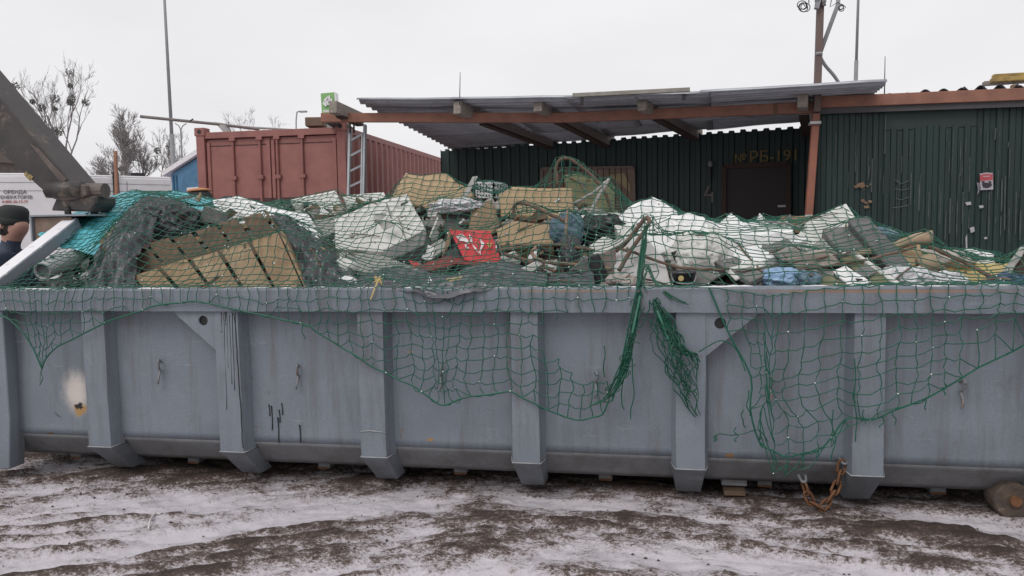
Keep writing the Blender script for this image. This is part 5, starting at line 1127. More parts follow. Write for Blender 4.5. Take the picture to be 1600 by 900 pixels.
blob('plastic_bag', (1222, 434, 4.92), (.13, .10, .06), M_LBLUE, 'crumpled light blue plastic bag at the rail', 'bag', .4, 5, 0, 41, 1.4)
blob('plastic_bag', (1262, 440, 4.86), (.07, .07, .06), M_TEAL, 'small blue-grey bag beside the light blue one', 'bag', .4, 4, 0, 42, 1.4)
slab('cardboard_scrap', [(1378, 384, 5.35), (1432, 372, 5.4), (1448, 408, 5.2), (1392, 428, 5.1)], .16, M_CARD, 'tan cardboard scrap under the pale log', 'carton', cuts=3, rough=.01)
stick('pale_log', [(1456, 370, 5.15), (1425, 376, 5.2), (1395, 386, 5.25), (1340, 398, 5.25)], (.042, .022), mat('peeled_wood', (.42, .32, .22), (.30, .22, .15), 8, .8), 'pale peeled log with rounded end pointing at the right shed', 'log', 9)
stick('long_stick', [(1432, 385, 5.05), (1370, 402, 5.02), (1280, 418, 5.0), (1190, 427, 4.95)], .009, M_BRANCH, 'long thin stick running from the pale log along the rail', 'stick')
tag(MB().lathe(aty(1446, 412, 5.1), [(0, -.04), (.05, -.04), (.05, .06), (.045, .065), (0, .065)], 16, Matrix.Rotation(1.2, 3, 'Y')).build('tin_can', mat('tan_tin', (.38, .30, .20)), None, True), 'round tan tin lying beside the cardboard scrap', 'tin')
blob('blue_cloth', (1372, 372, 5.5), (.12, .10, .06), M_TEAL, 'blue-grey cloth by the upper end of the metal duct', 'cloth', .4, 4, 0, 47)
blob('rubbish_bag', (1412, 438, 4.95), (.14, .12, .08), M_WBAG, 'white plastic bag at the rail below the orange scrap', 'bag', .42, 5, 0, 51, 1.4)
blob('rubbish_bag', (1478, 440, 4.98), (.10, .10, .06), M_WBAG, 'small white plastic bag before the yellow sheet', 'bag', .42, 5, 0, 52, 1.4)
blob('rubbish_bag', (1440, 412, 5.5), (.30, .2, .08), mat('beige_bag', (.45, .40, .36), (.36, .32, .29), 6, .7), 'beige cloth spread behind the tan tin', 'cloth', .4, 5, 0, 53)
blob('orange_scrap', (1396, 430, 4.92), (.045, .04, .03), M_ORAN, 'orange plastic scrap above the white bag at the rail', 'scrap', .35, 3, 0, 55)
blob('orange_scrap', (1440, 432, 5.05), (.06, .05, .02), M_ORAN, 'flat reddish-orange scrap right of the other, near the yellow sheet', 'scrap', .35, 3, 0, 56)
patch('yellow_sheet', [[(1470, 418, 5.4), (1520, 414, 5.5), (1600, 412, 5.5)], [(1468, 432, 5.15), (1530, 432, 5.2), (1605, 430, 5.2)], [(1490, 444, 4.95), (1545, 446, 4.95), (1600, 444, 4.95)]], M_YELS, 'crumpled yellow sheet spread near the right end of the heap', 'sheet', .05, 5, 10, .005, 21)
blob('dark_blue_bag', (1582, 441, 4.90), (.12, .10, .05), M_DBLUE, 'dark blue bag at the rail beside the yellow sheet', 'bag', .4, 4, 0, 58, 1.3)
blob('rubbish_bag', (1545, 450, 4.82), (.12, .08, .03), M_WBAG, 'flattened pale bag on the rail under the yellow sheet', 'bag', .4, 4, 0, 59, 1.4)
for k, (x, y, Y_) in enumerate(((1478, 408, 5.6), (1500, 404, 5.8), (1536, 400, 5.9), (1540, 412, 5.5), (1470, 412, 5.5), (1515, 396, 6.0))):
    blob('foam_lump', (x, y, Y_), (.05+.012*(k % 3), .05, .03), M_FOAM, ['white foam lump nearest the tan tin', 'white foam lump between two others behind the yellow sheet', 'white foam lump far back near the rear rail', 'white foam lump right against the yellow sheet', 'white foam lump beside the thin stick', 'farthest small white foam lump below the green wall'][k], 'foam', .3, 3, k, 61+k)['group'] = 'white foam lumps behind the yellow sheet'
slab('rough_timber', [(1570, 426, 5.0), (1598, 386, 5.1), (1650, 372, 5.15), (1660, 440, 4.9), (1604, 436, 4.9)], .14, M_DKWOOD, 'rough dark brown timber jutting in past the yellow sheet', 'timber', rough=.012)
slab('timber_edge', [(1566, 424, 4.96), (1596, 384, 5.06), (1606, 386, 5.06), (1578, 430, 4.94)], .03, M_GREYB, 'pale splintered batten along the rough dark timber', 'batten', rough=.006)
stick('thin_stick', [(1452, 386, 5.4), (1490, 402, 5.2), (1530, 422, 5.05), (1552, 434, 4.95)], .013, M_BRANCH, 'thin brown stick slanting across the yellow sheet', 'stick')
slab('green_scrap', flat([(1438, 390), (1458, 398), (1452, 412), (1436, 402)], 5.4), .02, mat('green_plastic_scrap', (.10, .22, .10)), 'green plastic scrap right of the cardboard scrap', 'scrap')
slab('white_strip', [(1185, 348, 6.4), (1300, 344, 6.4), (1302, 350, 6.35), (1186, 356, 6.35)], .05, M_OFFW, 'long pale strip behind the raised off-white panel', 'strip', cuts=1)
slab('leaning_lath', [(1243, 375, 5.6), (1268, 345, 5.8), (1274, 348, 5.8), (1250, 378, 5.6)], .02, M_GREYB, 'short pale lath left of the raised off-white panel', 'lath', cuts=1)
slab('pale_plank', [(1300, 345, 5.9), (1392, 358, 5.9), (1390, 366, 5.85), (1300, 355, 5.85)], .03, M_OFFW, 'pale flat plank beneath the net beside the metal duct', 'plank', cuts=1)
# sticks and hoops that tent the net
H1 = stick('bent_branch', [(872, 290, 6.2), (869, 262, 6.2), (875, 250, 6.2), (886, 247, 6.2), (903, 256, 6.2), (925, 275, 6.2), (945, 300, 6.2), (955, 330, 6.2)], .013, M_BRANCH, 'bent brown branch arching highest above the heap', 'branch')
stick('bent_branch', [(806, 345, 5.5), (802, 326, 5.5), (811, 316, 5.5), (832, 322, 5.45), (862, 336, 5.4), (884, 345, 5.4)], .013, M_BRANCH, 'small bent branch curling over the wide cardboard box', 'branch')
stick('bent_rod', [(967, 424, 4.92), (985, 392, 4.98), (1004, 365, 5.02), (1014, 348, 5.04), (1013, 341, 5.06), (1006, 343, 5.08), (992, 362, 5.08), (975, 382, 5.06), (962, 392, 5.05)], .014, M_BRANCH, 'brown rod bent into a tall hairpin before the pale panel', 'rod', 8, 6, .002)
stick('branch', [(962, 386, 5.06), (1000, 398, 5.02), (1050, 415, 4.95), (1100, 421, 4.9), (1140, 420, 4.92)], .010, M_BRANCH, 'thin branch crossing the pale panel towards the sack', 'branch')
stick('branch', [(775, 392, 5.2), (830, 385, 5.2), (885, 384, 5.2), (930, 392, 5.15)], .012, M_BRANCH, 'straight branch running right from the red box', 'branch')
stick('branch', [(956, 420, 4.95), (910, 414, 5.0), (860, 410, 5.0), (838, 404, 5.0), (831, 394, 5.02), (838, 386, 5.05)], .012, mat('tan_branch', (.27, .19, .13), (.18, .125, .09), 8, .85), 'tan hooked branch before the dark cloth bundle', 'branch')
stick('branch', [(785, 396, 5.1), (815, 405, 5.08), (850, 416, 5.02), (868, 424, 5.0)], .013, M_BRANCH, 'short brown branch slanting below the small cardboard box', 'branch')
stick('branch', [(895, 410, 5.06), (940, 398, 5.05), (968, 384, 5.05), (985, 372, 5.06)], .010, M_BRANCH, 'thin branch meeting the bent rod from the left', 'branch')
stick('branch', [(985, 432, 4.86), (1020, 438, 4.84), (1048, 448, 4.82)], .007, M_BRANCH, 'short thin twig by the rail under the pale panel', 'branch')
stick('lath_stick', [(892, 320, 6.0), (925, 302, 6.05), (948, 284, 6.1)], .011, M_GREYB, 'grey straight stick slanting up to the right under the hoop', 'stick')
stick('lath_stick', [(920, 335, 5.9), (938, 302, 6.05), (952, 280, 6.12)], .014, M_GREYB, 'second grey stick leaning steeply against the slanting one', 'stick')
stick('upright_stick', [(886, 330, 5.45), (884, 360, 5.3), (880, 388, 5.2)], .011, mat('tan_branch', (.27, .19, .13)), 'upright tan stick before the teal cloth', 'stick')
slab('green_crate_side', [(880, 272, 6.5), (905, 270, 6.5), (960, 290, 6.4), (960, 332, 6.2), (895, 330, 6.2)], .05, mat('olive_board', (.15, .155, .08), (.10, .10, .055), 6, .85), 'olive green board behind the sticks under the hoop', 'board')
stick('rod', [(1140, 365, 5.6), (1165, 395, 5.2), (1190, 425, 4.9)], .007, M_BRANCH, 'thin rod slanting down across the insulation panels', 'rod')
stick('rod', [(1150, 425, 4.88), (1230, 412, 4.98), (1330, 395, 5.1)], .006, M_BRANCH, 'thin rod under the net along the beige plaster piece', 'rod')
debris = [o for o in bpy.data.objects if o.name not in before and o.type == 'MESH']

# ------------------------------------------------------------------ CARGO NET
bpy.context.view_layer.update()
V_, F_, OWN = [], [], []
dg = bpy.context.evaluated_depsgraph_get()
for o in debris:
    me = o.data; b = len(V_); OWN += [o.name.split('.')[0]]*len(me.polygons); mw = Matrix.Translation(WL[o.name]); V_ += [mw @ v.co for v in me.vertices]; F_ += [tuple(i+b for i in p.vertices) for p in me.polygons]
bvh = BVHTree.FromPolygons(V_, F_)
R = random.Random(66); mb = MB(); cl = MB()
def drop(x, y):
    h = bvh.ray_cast(Vector((x, y, 6)), Vector((0, 0, -1))); return h[0], h[1]
for i in range(2600):
    x, y = R.uniform(XL+.35, XR-.08), 4.74+2.1*R.random()**1.4
    p, nr = drop(x, y)
    if p is None or p.z < 1.1: continue
    on_ = OWN[bvh.ray_cast(Vector((x, y, 6)), Vector((0, 0, -1)))[2]]
    if on_ not in ('rubble_mass', 'small_debris') and R.random() < (.97 if on_ in ('slat', 'draped_tarpaulin', 'front_panel', 'tarpaulin_fold', 'plastic_sheet') else .86): continue
    s_ = R.choice((.008, .012, .018, .025, .035) if on_ in ('rubble_mass', 'small_debris') else (.006, .009, .013, .018))*R.uniform(.7, 1.3); mb.cur = R.choice((0, 1, 1, 2, 3, 4, 5, 5, 6, 6, 7, 8, 8))  # black and dark tarp scraps put in to stand for dark gaps
    t1 = nr.orthogonal().normalized(); t1.rotate(Quaternion(nr, R.uniform(0, 6.28))); t2 = nr.cross(t1); lg = R.choice((1, 1.5, 2.5, 4)); th = s_*R.choice((.12, .3, .6)); t1 = (t1+nr*R.uniform(-.35, .35)).normalized()
    q = [p+t1*s_*lg*.5*a_*R.uniform(.6, 1)+t2*s_*.5*b_*R.uniform(.5, 1)+nr*(th*c_+.003) for c_ in (-.4, 1) for a_, b_ in ((-1, -1), (1, -1), (1, 1), (-1, 1))]
    mb.add(q, [(3, 2, 1, 0), (4, 5, 6, 7), (0, 1, 5, 4), (1, 2, 6, 5), (2, 3, 7, 6), (3, 0, 4, 7)])
tag(mb.build('litter_scraps', mats_+[M_TARP]), 'splinters, plaster crumbs and torn scraps littered over the heap', 'litter', None, 'stuff')
for i in range(45):
    x, y = R.uniform(XL+.6, XR-.2), 4.76+1.7*R.random()**1.3; a_ = R.gauss(0, .7); ln = R.uniform(.12, .5); pts = []
    for k in range(6):
        xx, yy = x+math.cos(a_)*ln*(k/5-.5), max(4.73, y+math.sin(a_)*ln*(k/5-.5)); p, nr = drop(min(XR-.1, max(XL+.3, xx)), yy)
        pts.append(Vector((xx, yy, (p.z if p else 1.2)+.012)))
    zs = [q.z for q in pts]; m_ = max(zs); pts = [Vector((q.x, q.y, lerp(q.z, lerp(zs[0], zs[-1], k/5)+.02, .6))) for k, q in enumerate(pts)]
    cl.cur = R.choice((0, 0, 1, 2)); cl.tube(spline(pts, 2), R.uniform(.003, .008), 5)
tag(cl.build('twig_litter', [M_BRANCH, M_GREYD, M_PLANK2]), 'thin twigs and wire ends tangled through the heap', 'litter', None, 'stuff')
gx = np.arange(XL-.1, XR+.101, .045); gy = np.arange(4.56, YB+.08, .045)
OB = np.full((len(gy), len(gx)), 1.0)
for j, y in enumerate(gy):
    for i, x in enumerate(gx):
        h = bvh.ray_cast(Vector((x, y, 6)), Vector((0, 0, -1)))
        if h[0] is not None: OB[j, i] = h[0].z+.012
for v in V_:
    i = int(round((v.x-gx[0])/.045)); j = int(round((v.y-gy[0])/.045))
    if 0 <= i < len(gx) and 0 <= j < len(gy): OB[j, i] = max(OB[j, i], v.z+.01)
OB[0:3, :] = np.maximum(OB[0:3, :], ZR+.012); OB[-3:, :] = np.maximum(OB[-3:, :], ZR+.015)
OB[:, :3] = np.maximum(OB[:, :3], 1.2); OB[:, -2:] = np.maximum(OB[:, -2:], ZR+.01)
Z = np.maximum(OB, 1.3).copy()
for it in range(260):
    A = Z.copy(); A[1:-1, 1:-1] = .25*(Z[:-2, 1:-1]+Z[2:, 1:-1]+Z[1:-1, :-2]+Z[1:-1, 2:])-.0016
    A[0], A[-1] = ZR+.012, ZR+.015; A[:, 0] = A[:, 1]; A[:, -1] = A[:, -2]
    Z = np.maximum(A, OB)
def netz(x, y):
    fi = min(max((x-gx[0])/.045, 0), len(gx)-1.001); fj = min(max((y-gy[0])/.045, 0), len(gy)-1.001); i, j = int(fi), int(fj); a, b = fi-i, fj-j
    return float((Z[j, i]*(1-a)+Z[j, i+1]*a)*(1-b)+(Z[j+1, i]*(1-a)+Z[j+1, i+1]*a)*b)
HEM = [(-90, 480), (0, 492), (30, 530), (65, 580), (100, 545), (165, 505), (250, 476), (310, 470), (400, 490), (480, 508), (560, 560), (650, 615), (690, 637), (740, 622), (800, 612), (850, 640), (900, 658), (940, 648), (975, 612), (990, 560), (999, 500)]
HEM2 = [(1112, 492), (1130, 560), (1162, 640), (1185, 690), (1225, 716), (1290, 700), (1328, 655), (1375, 655), (1450, 622), (1520, 580), (1600, 540), (1720, 480)]
h1 = [aty(a, b, 4.556) for a, b in HEM]; h2 = [aty(a, b, 4.556) for a, b in HEM2]
TX0, TX1 = h1[-2].x, h2[0].x
def hem(x):
    if x <= TX0: return interp(x, [p.x for p in h1], [p.z for p in h1])
    if x >= TX1: return interp(x, [p.x for p in h2], [p.z for p in h2])
    return ZR-.02
HK = [(aty(66, 575, 4.55), .34, .75), (aty(690, 592, 4.55), .26, .72), (aty(932, 604, 4.55), .2, .45), (aty(1200, 608, 4.55), .34, .82), (aty(1000, 470, 4.55), .16, .55)]
xs_ = []; x = XL-.06
while x < XR+.05: xs_.append(x); x += .068 if x < .1 else .082
RS = .058; RH = .071
rn = random.Random(12)
nodes = {}
nov = int((YB+.05-4.556)/RS)
for i, x in enumerate(xs_):
    for j in range(-nov, 1):                       # over the heap; j=0 at the rail lip
        y = 4.556+(-j)*RS; wx_ = .06*mnoise.noise(Vector((x*1.3, y*1.3, 5)))+.03*mnoise.noise(Vector((x*3.5, y*3.5, 9))); wy_ = .06*mnoise.noise(Vector((x*1.3, y*1.3, 15)))*min(1, (y-4.556)*4)
        X_, Y_ = x+wx_*min(1, .25+(y-4.556)*2)+rn.uniform(-.006, .006), y+wy_
        nodes[i, j] = Vector((X_, Y_, netz(X_, Y_)+.004))
    hz = hem(x); n_ = max(0, int(round((ZR-hz)/RH)))
    for k in range(1, n_+1):
        z = ZR+.012-(ZR+.012-hz)*k/n_
        X_ = x+.02*mnoise.noise(Vector((x*2.5, z*3, 2)))+rn.uniform(-.013, .013); zz = z+(rn.uniform(-.013, .013) if k < n_ else 0)+(.24*(x-1.5)*min(1, k/4)*(k < n_) if x > TX1+.3 else 0)
        yy = 4.552-.006*(mnoise.noise(Vector((x*5, z*5, 8)))+.6)
        if z < ZRB: yy += .012*min(1, (ZRB-z)*5)
        nodes[i, k] = Vector((X_, yy, zz))
for (c, R_, st) in HK:                            # gathered towards the hooks
    for key, p in nodes.items():
        if p.y < 4.75:
            dx, dz = c.x-p.x, c.z-p.z; up = p.z-c.z
            w_ = st*math.exp(-(dx/R_)**2)*math.exp(-(max(0, abs(up)-.02)/((.75 if st > .8 else .42) if up > 0 else .12))**2)
            p.x += dx*w_; p.z += dz*w_*.22; p.y -= .01*w_
NET = thing('cargo_net', (-1.1, 5.6, ZR), 'torn green cord cargo net stretched over the heap and hanging down the side', 'net')
M_NET = mat('green_net_cord', (.010, .112, .068), (.006, .065, .043), 30, .6, 0, 0, 40)
M_NETL = mat('green_net_bundle', (.010, .088, .052), (.006, .05, .033), 30, .55)
tear0, tear1 = aty(1018, 420, 4.8).x, aty(1100, 420, 4.8).x
def proj(p):
    d = p-CAM; z = d.dot(_f); return 800+FPX*d.dot(_r)/z, 450-FPX*d.dot(_u)/z
def inside(q, poly):
    x, y = q; c = False
    for (x0, y0), (x1, y1) in zip(poly, poly[1:]+poly[:1]):
        if (y0 > y) != (y1 > y) and x < (x1-x0)*(y-y0)/(y1-y0)+x0: c = not c
    return c
HOLES = [[(838, 500), (992, 470), (982, 545), (950, 590), (928, 604), (880, 570), (846, 535)], [(1012, 452), (1105, 455), (1122, 520), (1150, 600), (1160, 665), (1090, 690), (1000, 670), (996, 560)]]
def alive(a, b):
    if a not in nodes or b not in nodes: return False
    p = (nodes[a]+nodes[b])/2
    if (nodes[a]-nodes[b]).length > .34: return False
    if p.y < 4.6 and any(inside(proj(p), h_) for h_ in HOLES): return False
    if p.y < 4.85 and tear0-.25 < p.x < tear1 and rn.random() < .45: return False
    if a[1] > 0 and TX1 < p.x < TX1+.22 and p.z < 1.1 and rn.random() < .3: return False
    return rn.random() > .012
def strand_runs(keys):
    run = [keys[0]]
    for a, b in zip(keys, keys[1:]):
        if alive(a, b): run.append(b)
        else:
            if len(run) > 1: yield run
            run = [b]
    if len(run) > 1: yield run
def add_run(mb, run, r):
    ps = [nodes[k] for k in run]; out = []
    for a, b in zip(ps, ps[1:]):
        out.append(a); m_ = a.lerp(b, .5); hang = a.y < 4.6 and b.y < 4.6
        m_ += Vector((rn.uniform(-.013, .013), rn.uniform(-.004, .002), rn.uniform(-.018, .002) if hang else rn.uniform(-.008, .002))); out.append(m_)
    out.append(ps[-1]); mb.tube(out, r, 4, False)
long_, cross_ = MB(), MB()
ni = len(xs_); jm = max(k[1] for k in nodes)
for i in range(ni):
    ks = [(i, j) for j in range(-nov, jm+1) if (i, j) in nodes]
    for run in strand_runs(ks): add_run(long_, run, .0030)
for j in range(-nov, jm+1):
    ks = [(i, j) for i in range(ni)]; cur = []
    for k in ks:
        if k in nodes: cur.append(k)
        else:
            if len(cur) > 1:
                for run in strand_runs(cur): add_run(cross_, run, .0030)
            cur = []
    if len(cur) > 1:
        for run in strand_runs(cur): add_run(cross_, run, .0030)
long_.build('lengthwise_cords', M_NET, NET)['kind'] = 'stuff'; cross_.build('cross_cords', M_NET, NET)['kind'] = 'stuff'
# hem rope
for pts, a0, a1 in ((h1, XL, TX0), (h2, TX1, XR)):
    seq = []
    for i, x in enumerate(xs_):
        if a0-.1 <= x <= a1+.1:
            ks = [j for j in range(0, jm+1) if (i, j) in nodes]
            if ks: seq.append(nodes[i, max(ks)])
    if len(seq) > 2: MB().tube(spline(seq, 3), .0055, 5).build('hem_rope', M_NET, NET)
# frost on the knots
fb_ = MB()
for key, p in nodes.items():
    if (p.y < 5.4 and rn.random() < .10) and not (p.y < 4.6 and any(inside(proj(p), h_) for h_ in HOLES)):
        r = rn.uniform(.003, .0065); c = p+Vector((0, -.003, .003))
        fb_.add([c+Vector(v)*r for v in ((1, 0, 0), (-1, 0, 0), (0, 1, 0), (0, -1, 0), (0, 0, 1), (0, 0, -1))], [(0, 2, 4), (2, 1, 4), (1, 3, 4), (3, 0, 4), (2, 0, 5), (1, 2, 5), (3, 1, 5), (0, 3, 5)])
fb_.build('frost_specks', M_SNOW, NET)['kind'] = 'stuff'
# bunched and torn cords
def bundle(path, n, spread, name, seed, r=.0038, fan=1.0):
    R = random.Random(seed); b = MB(); base = [aty(*p) for p in path]
    for k in range(n):
        s0 = R.uniform(0, 99); pts = []
        f0 = R.uniform(0, .25); f1 = R.uniform(.7, 1)
        sp = spline(base, 6); m_ = len(sp)
        for i in range(int(f0*m_), int(f1*m_)):
            t = i/(m_-1); wd_ = spread(t)
            pts.append(sp[i]+Vector((wd_*1.6*mnoise.noise(Vector((s0, t*2.2, 0)))+wd_*.5*mnoise.noise(Vector((s0, t*9, 3))), -abs(wd_*.7*mnoise.noise(Vector((s0, t*3, 8)))), wd_*.5*mnoise.noise(Vector((s0, t*4, 5))))))
        if len(pts) > 2: b.tube(pts, r*R.uniform(.8, 1.25), 4)
    return b.build(name, M_NETL, NET)
bundle([(1010, 348, 5.03), (1008, 375, 4.95), (1003, 410, 4.82), (1000, 448, 4.60), (995, 490, 4.54), (985, 535, 4.55), (975, 575, 4.55), (955, 615, 4.555), (925, 635, 4.56)], 18, lambda t: .018+.075*max(0, t-.62), 'bunched_cords', 2)
bundle([(1022, 468, 4.55), (1030, 495, 4.54), (1045, 535, 4.54), (1060, 580, 4.54), (1075, 620, 4.545), (1092, 655, 4.55)], 15, lambda t: .03+.06*math.sin(math.pi*t), 'torn_tail', 5, .003)
bundle([(1022, 468, 4.55), (1040, 500, 4.54), (1068, 545, 4.53), (1086, 560, 4.54), (1080, 600, 4.54)], 9, lambda t: .05, 'torn_tail', 8)
for a_, b_ in (((1000, 462), (988, 520)), ((1027, 485), (1044, 530)), ((1046, 535), (1055, 560))):
    p, q = aty(*a_, 4.525), aty(*b_, 4.525); MB().bar(p, q, .011, .004, (0, 1, 0)).build('tape_strand', mat('pale_green_tape', (.05, .19, .13)), NET)
bundle([(1010, 470, 4.55), (1003, 440, 4.6), (1010, 415, 4.75), (1030, 445, 4.6), (1060, 470, 4.55), (1110, 480, 4.55)], 4, lambda t: .03, 'torn_tail', 12)
R = random.Random(17); b = MB()
for k in range(46):
    t = R.random()
    if k < 28: c = aty(lerp(1022, 1088, t)+R.uniform(-8, 14)*math.sin(math.pi*t)+R.uniform(-4, 4), lerp(470, 645, t), 4.535)
    else: c = aty(lerp(998, 950, t*t)+R.uniform(-7, 7), lerp(470, 620, t), 4.54)
    a_ = R.uniform(0, 6.28); pts = [c+Vector((math.cos(a_+i*.9)*.03*R.uniform(.4, 1.2), -.006, math.sin(a_+i*.9)*.035*R.uniform(.4, 1.2))) for i in range(5)]
    b.tube(spline(pts, 3), .003, 4)
b.build('tangled_meshes', M_NETL, NET)['kind'] = 'stuff'
# loose ends below the hem
R = random.Random(44)
le = [(988, 560, 655), (975, 590, 640), (944, 540, 590), (1118, 680, 690), (1150, 668, 690), (1162, 640, 668), (1190, 640, 700), (1170, 610, 650), (1336, 600, 690), (1350, 640, 662), (1378, 650, 668), (1398, 640, 664), (1448, 622, 640), (1478, 600, 618), (475, 505, 530), (66, 575, 602), (1335, 560, 630), (1302, 640, 720), (1088, 560, 595), (700, 455, 470)]
for px, a_, b_ in le:
    pts = [aty(px+R.uniform(-4, 4)*(t > 0), lerp(a_, b_, t), 4.553) for t in (0, .3, .6, .85, 1)]
    MB().tube(spline(pts, 3), .0034, 4).build('loose_end', M_NET, NET)
MB().tube(spline([aty(1116, 690, 4.57), aty(1122, 678, 4.56), aty(1140, 680, 4.56), aty(1160, 678, 4.55), aty(1185, 672, 4.55), aty(1200, 690, 4.55)], 4), .0036, 4).build('loose_end', M_NETL, NET)
MB().tube(spline([aty(1092, 550, 4.56), aty(1108, 540, 4.55), aty(1128, 532, 4.55), aty(1150, 545, 4.55), aty(1165, 580, 4.55)], 4), .0036, 4).build('loose_end', M_NET, NET)
MB().tube(spline([aty(66, 572, 4.56), aty(62, 585, 4.55), aty(63, 598, 4.55)], 4), .006, 5).build('loose_end', M_RUSTPAINT, NET)

# ------------------------------------------------------------------ PEOPLE
M_SKIN = mat('skin', (.46, .26, .20), (.38, .21, .165), 8, .6)
def person(name, foot, height, face, lean, label, jacket, trousers, cap_fn, arms=((.1, .1), (.1, .1))):
    """standing figure; face = heading (world angle of the facing direction), lean = forward bend in radians"""
    S = height/1.80; fx = Vector((math.cos(face), math.sin(face), 0)); lx = Vector((-fx.y, fx.x, 0)); up = Vector((0, 0, 1))
    def L3(f, l, z, bend=0):
        f, l, z = f*S, l*S, z*S; zp = .95*S
        if z > zp and bend: dz = z-zp; f, z = f+math.sin(bend)*dz, zp+math.cos(bend)*dz
        return foot+fx*f+lx*l+up*z
    J = []; E = []
    def j(f, l, z, r, par=None, b=0):
        J.append((L3(f, l, z, b), r*S))
        if par is not None: E.append((par, len(J)-1))
        return len(J)-1
    pel = j(0, 0, .97, .155); sp = j(0, 0, 1.15, .15, pel, lean); ch = j(.01, 0, 1.34, .165, sp, lean); nk0 = j(-.01, 0, 1.46, .105, ch, lean); nk = j(.0, 0, 1.53, .066, nk0, lean)
    h1_ = j(.025, 0, 1.60, .092, nk, lean*.9); h2_ = j(.02, 0, 1.68, .112, h1_, lean*.9); h3_ = j(.01, 0, 1.76, .10, h2_, lean*.9)
    for s in (-1, 1):
        hp_ = j(0, s*.095, .90, .105, pel); kn = j(.03, s*.10, .50, .072, hp_); an = j(0, s*.10, .10, .05, kn); he = j(.03, s*.10, .045, .05, an); j(.17, s*.11, .04, .042, he)
        sh = j(0, s*.185, 1.41, .085, ch, lean); el = j(.02, s*.24, 1.12, .058, sh, lean); wr = j(.16, s*.21, .90, .038, el, lean*.7); pa = j(.21, s*.20, .84, .036, wr, lean*.7)
        for k in range(4): f_ = j(.235+.004*k, s*(.225-.018*k), .785-.006*(1.5-abs(k-1.5)), .011, pa, lean*.7); j(.235, s*(.222-.017*k), .745, .009, f_, lean*.7)
        th = j(.245, s*.175, .83, .012, pa, lean*.7); j(.265, s*.165, .795, .010, th, lean*.7)
    ns = j(.158, 0, 1.65, .026, h2_, lean*.9)
    t = thing(name, foot, label, 'person')
    me = bpy.data.meshes.new('body'); me.from_pydata([p-foot for p, r in J], E, []); ob = bpy.data.objects.new('body', me); COL.objects.link(ob)
    sk = ob.modifiers.new('skin', 'SKIN'); sk.use_smooth_shade = True
    for v, (p, r) in zip(me.skin_vertices[0].data, J): v.radius = (r, r)
    me.skin_vertices[0].data[0].use_root = True
    sb = ob.modifiers.new('sub', 'SUBSURF'); sb.levels = 2; sb.render_levels = 2
    dg = bpy.context.evaluated_depsgraph_get(); dg.update(); m2_ = bpy.data.meshes.new_from_object(ob.evaluated_get(dg)); bpy.data.objects.remove(ob)
    for m_ in (jacket, trousers, M_SKIN, M_BLACK): m2_.materials.append(m_)
    hd = J[h2_][0]-foot; wrs = [J[k][0]-foot for k in range(len(J)) if abs(J[k][1]-.038*S) < 1e-6]
    for p in m2_.polygons:
        c = p.center; mi = 0
        if c.z < .16*S: mi = 3
        elif c.z < .88*S and abs(c.dot(lx)) < .19*S and c.dot(fx) < .13*S: mi = 1
        if (c-hd).length < .145*S: mi = 2
        for w_ in wrs:
            if (c-w_).length < .13*S and c.z < w_.z-.01: mi = 2
        p.material_index = mi; p.use_smooth = True
    bo = bpy.data.objects.new('body', m2_); COL.objects.link(bo); bo.parent = t; WL[bo.name] = foot
    hd = J[h2_][0]; ax = (J[h3_][0]-J[h1_][0]).normalized(); fw = (fx-ax*fx.dot(ax)).normalized(); sd_ = ax.cross(fw)
    for s in (-1, 1):
        MB().lathe(hd+fw*.098*S+sd_*s*.034*S+ax*.005*S, [(0, -.009), (.009, 0), (0, .009)], 8).build('eye', M_BLACK, t, True)
        MB().lathe(hd+sd_*s*.102*S-ax*.01, [(0, -.03), (.018, -.012), (.02, .015), (0, .03)], 8).build('ear', M_SKIN, t, True)
    MB().bar(hd+fw*.10*S-ax*.065*S-sd_*.022, hd+fw*.10*S-ax*.065*S+sd_*.022, .006, .006).build('mouth', mat('lips', (.33, .14, .12)), t)
    MB().lathe(hd-fw*.022*S, [(.085*S, -.085*S), (.103*S, -.06*S), (.108*S, -.01*S), (.106*S, .05*S), (.06*S, .09*S), (0, .1*S)], 18, Matrix((fw, sd_, ax)).transposed()).build('hair', mat('dark_hair', (.028, .022, .018)), t, True)
    cap_fn(t, hd, ax, fw, sd_, S)
    return t
def frame(ax, fw, sd_): return Matrix((fw, sd_, ax)).transposed()
def cap_winter(m_, top=None, brim=True):
    def fn(t, hd, ax, fw, sd_, S):
        Rm_ = frame(ax, fw, sd_)
        b = MB().lathe(hd+ax*.02*S-fw*.004, [(.10*S, 0), (.112*S, .03), (.115*S, .075), (.112*S, .11), (.10*S, .135), (.07*S, .155), (0, .162)], 20, Rm_); cp2 = b.build('cap', m_, t, True)
        MB().lathe(hd+ax*.005*S-fw*.012, [(.104*S, 0), (.120*S, .008), (.122*S, .055), (.113*S, .07)], 20, Rm_).build('ear_band', m_, cp2, True)
        if top: MB().lathe(hd+ax*.15*S, [(.108*S, 0), (.098*S, .02), (.06*S, .03), (0, .034)], 20, Rm_).build('crown_panel', top, cp2, True)
        for s2 in (-1, 1): MB().prism([hd+sd_*s2*.108*S+ax*.03-fw*.055*S, hd+sd_*s2*.108*S+ax*.03+fw*.02*S, hd+sd_*s2*.100*S-ax*.06*S+fw*.0*S, hd+sd_*s2*.098*S-ax*.06*S-fw*.04*S], sd_*s2*.012).build('ear_flap', m_, cp2)
        if brim:
            P_ = []
            for k in range(9):
                a_ = -1.1+2.2*k/8; d_ = fw*math.cos(a_)+sd_*math.sin(a_); P_.append([hd+d_*.108*S+ax*.045, hd+d_*(.108+.075*math.cos(a_*.9))*S+ax*.03])
            MB().grid(P_).build('brim', m_, cp2, True, solid=.008)
    return fn
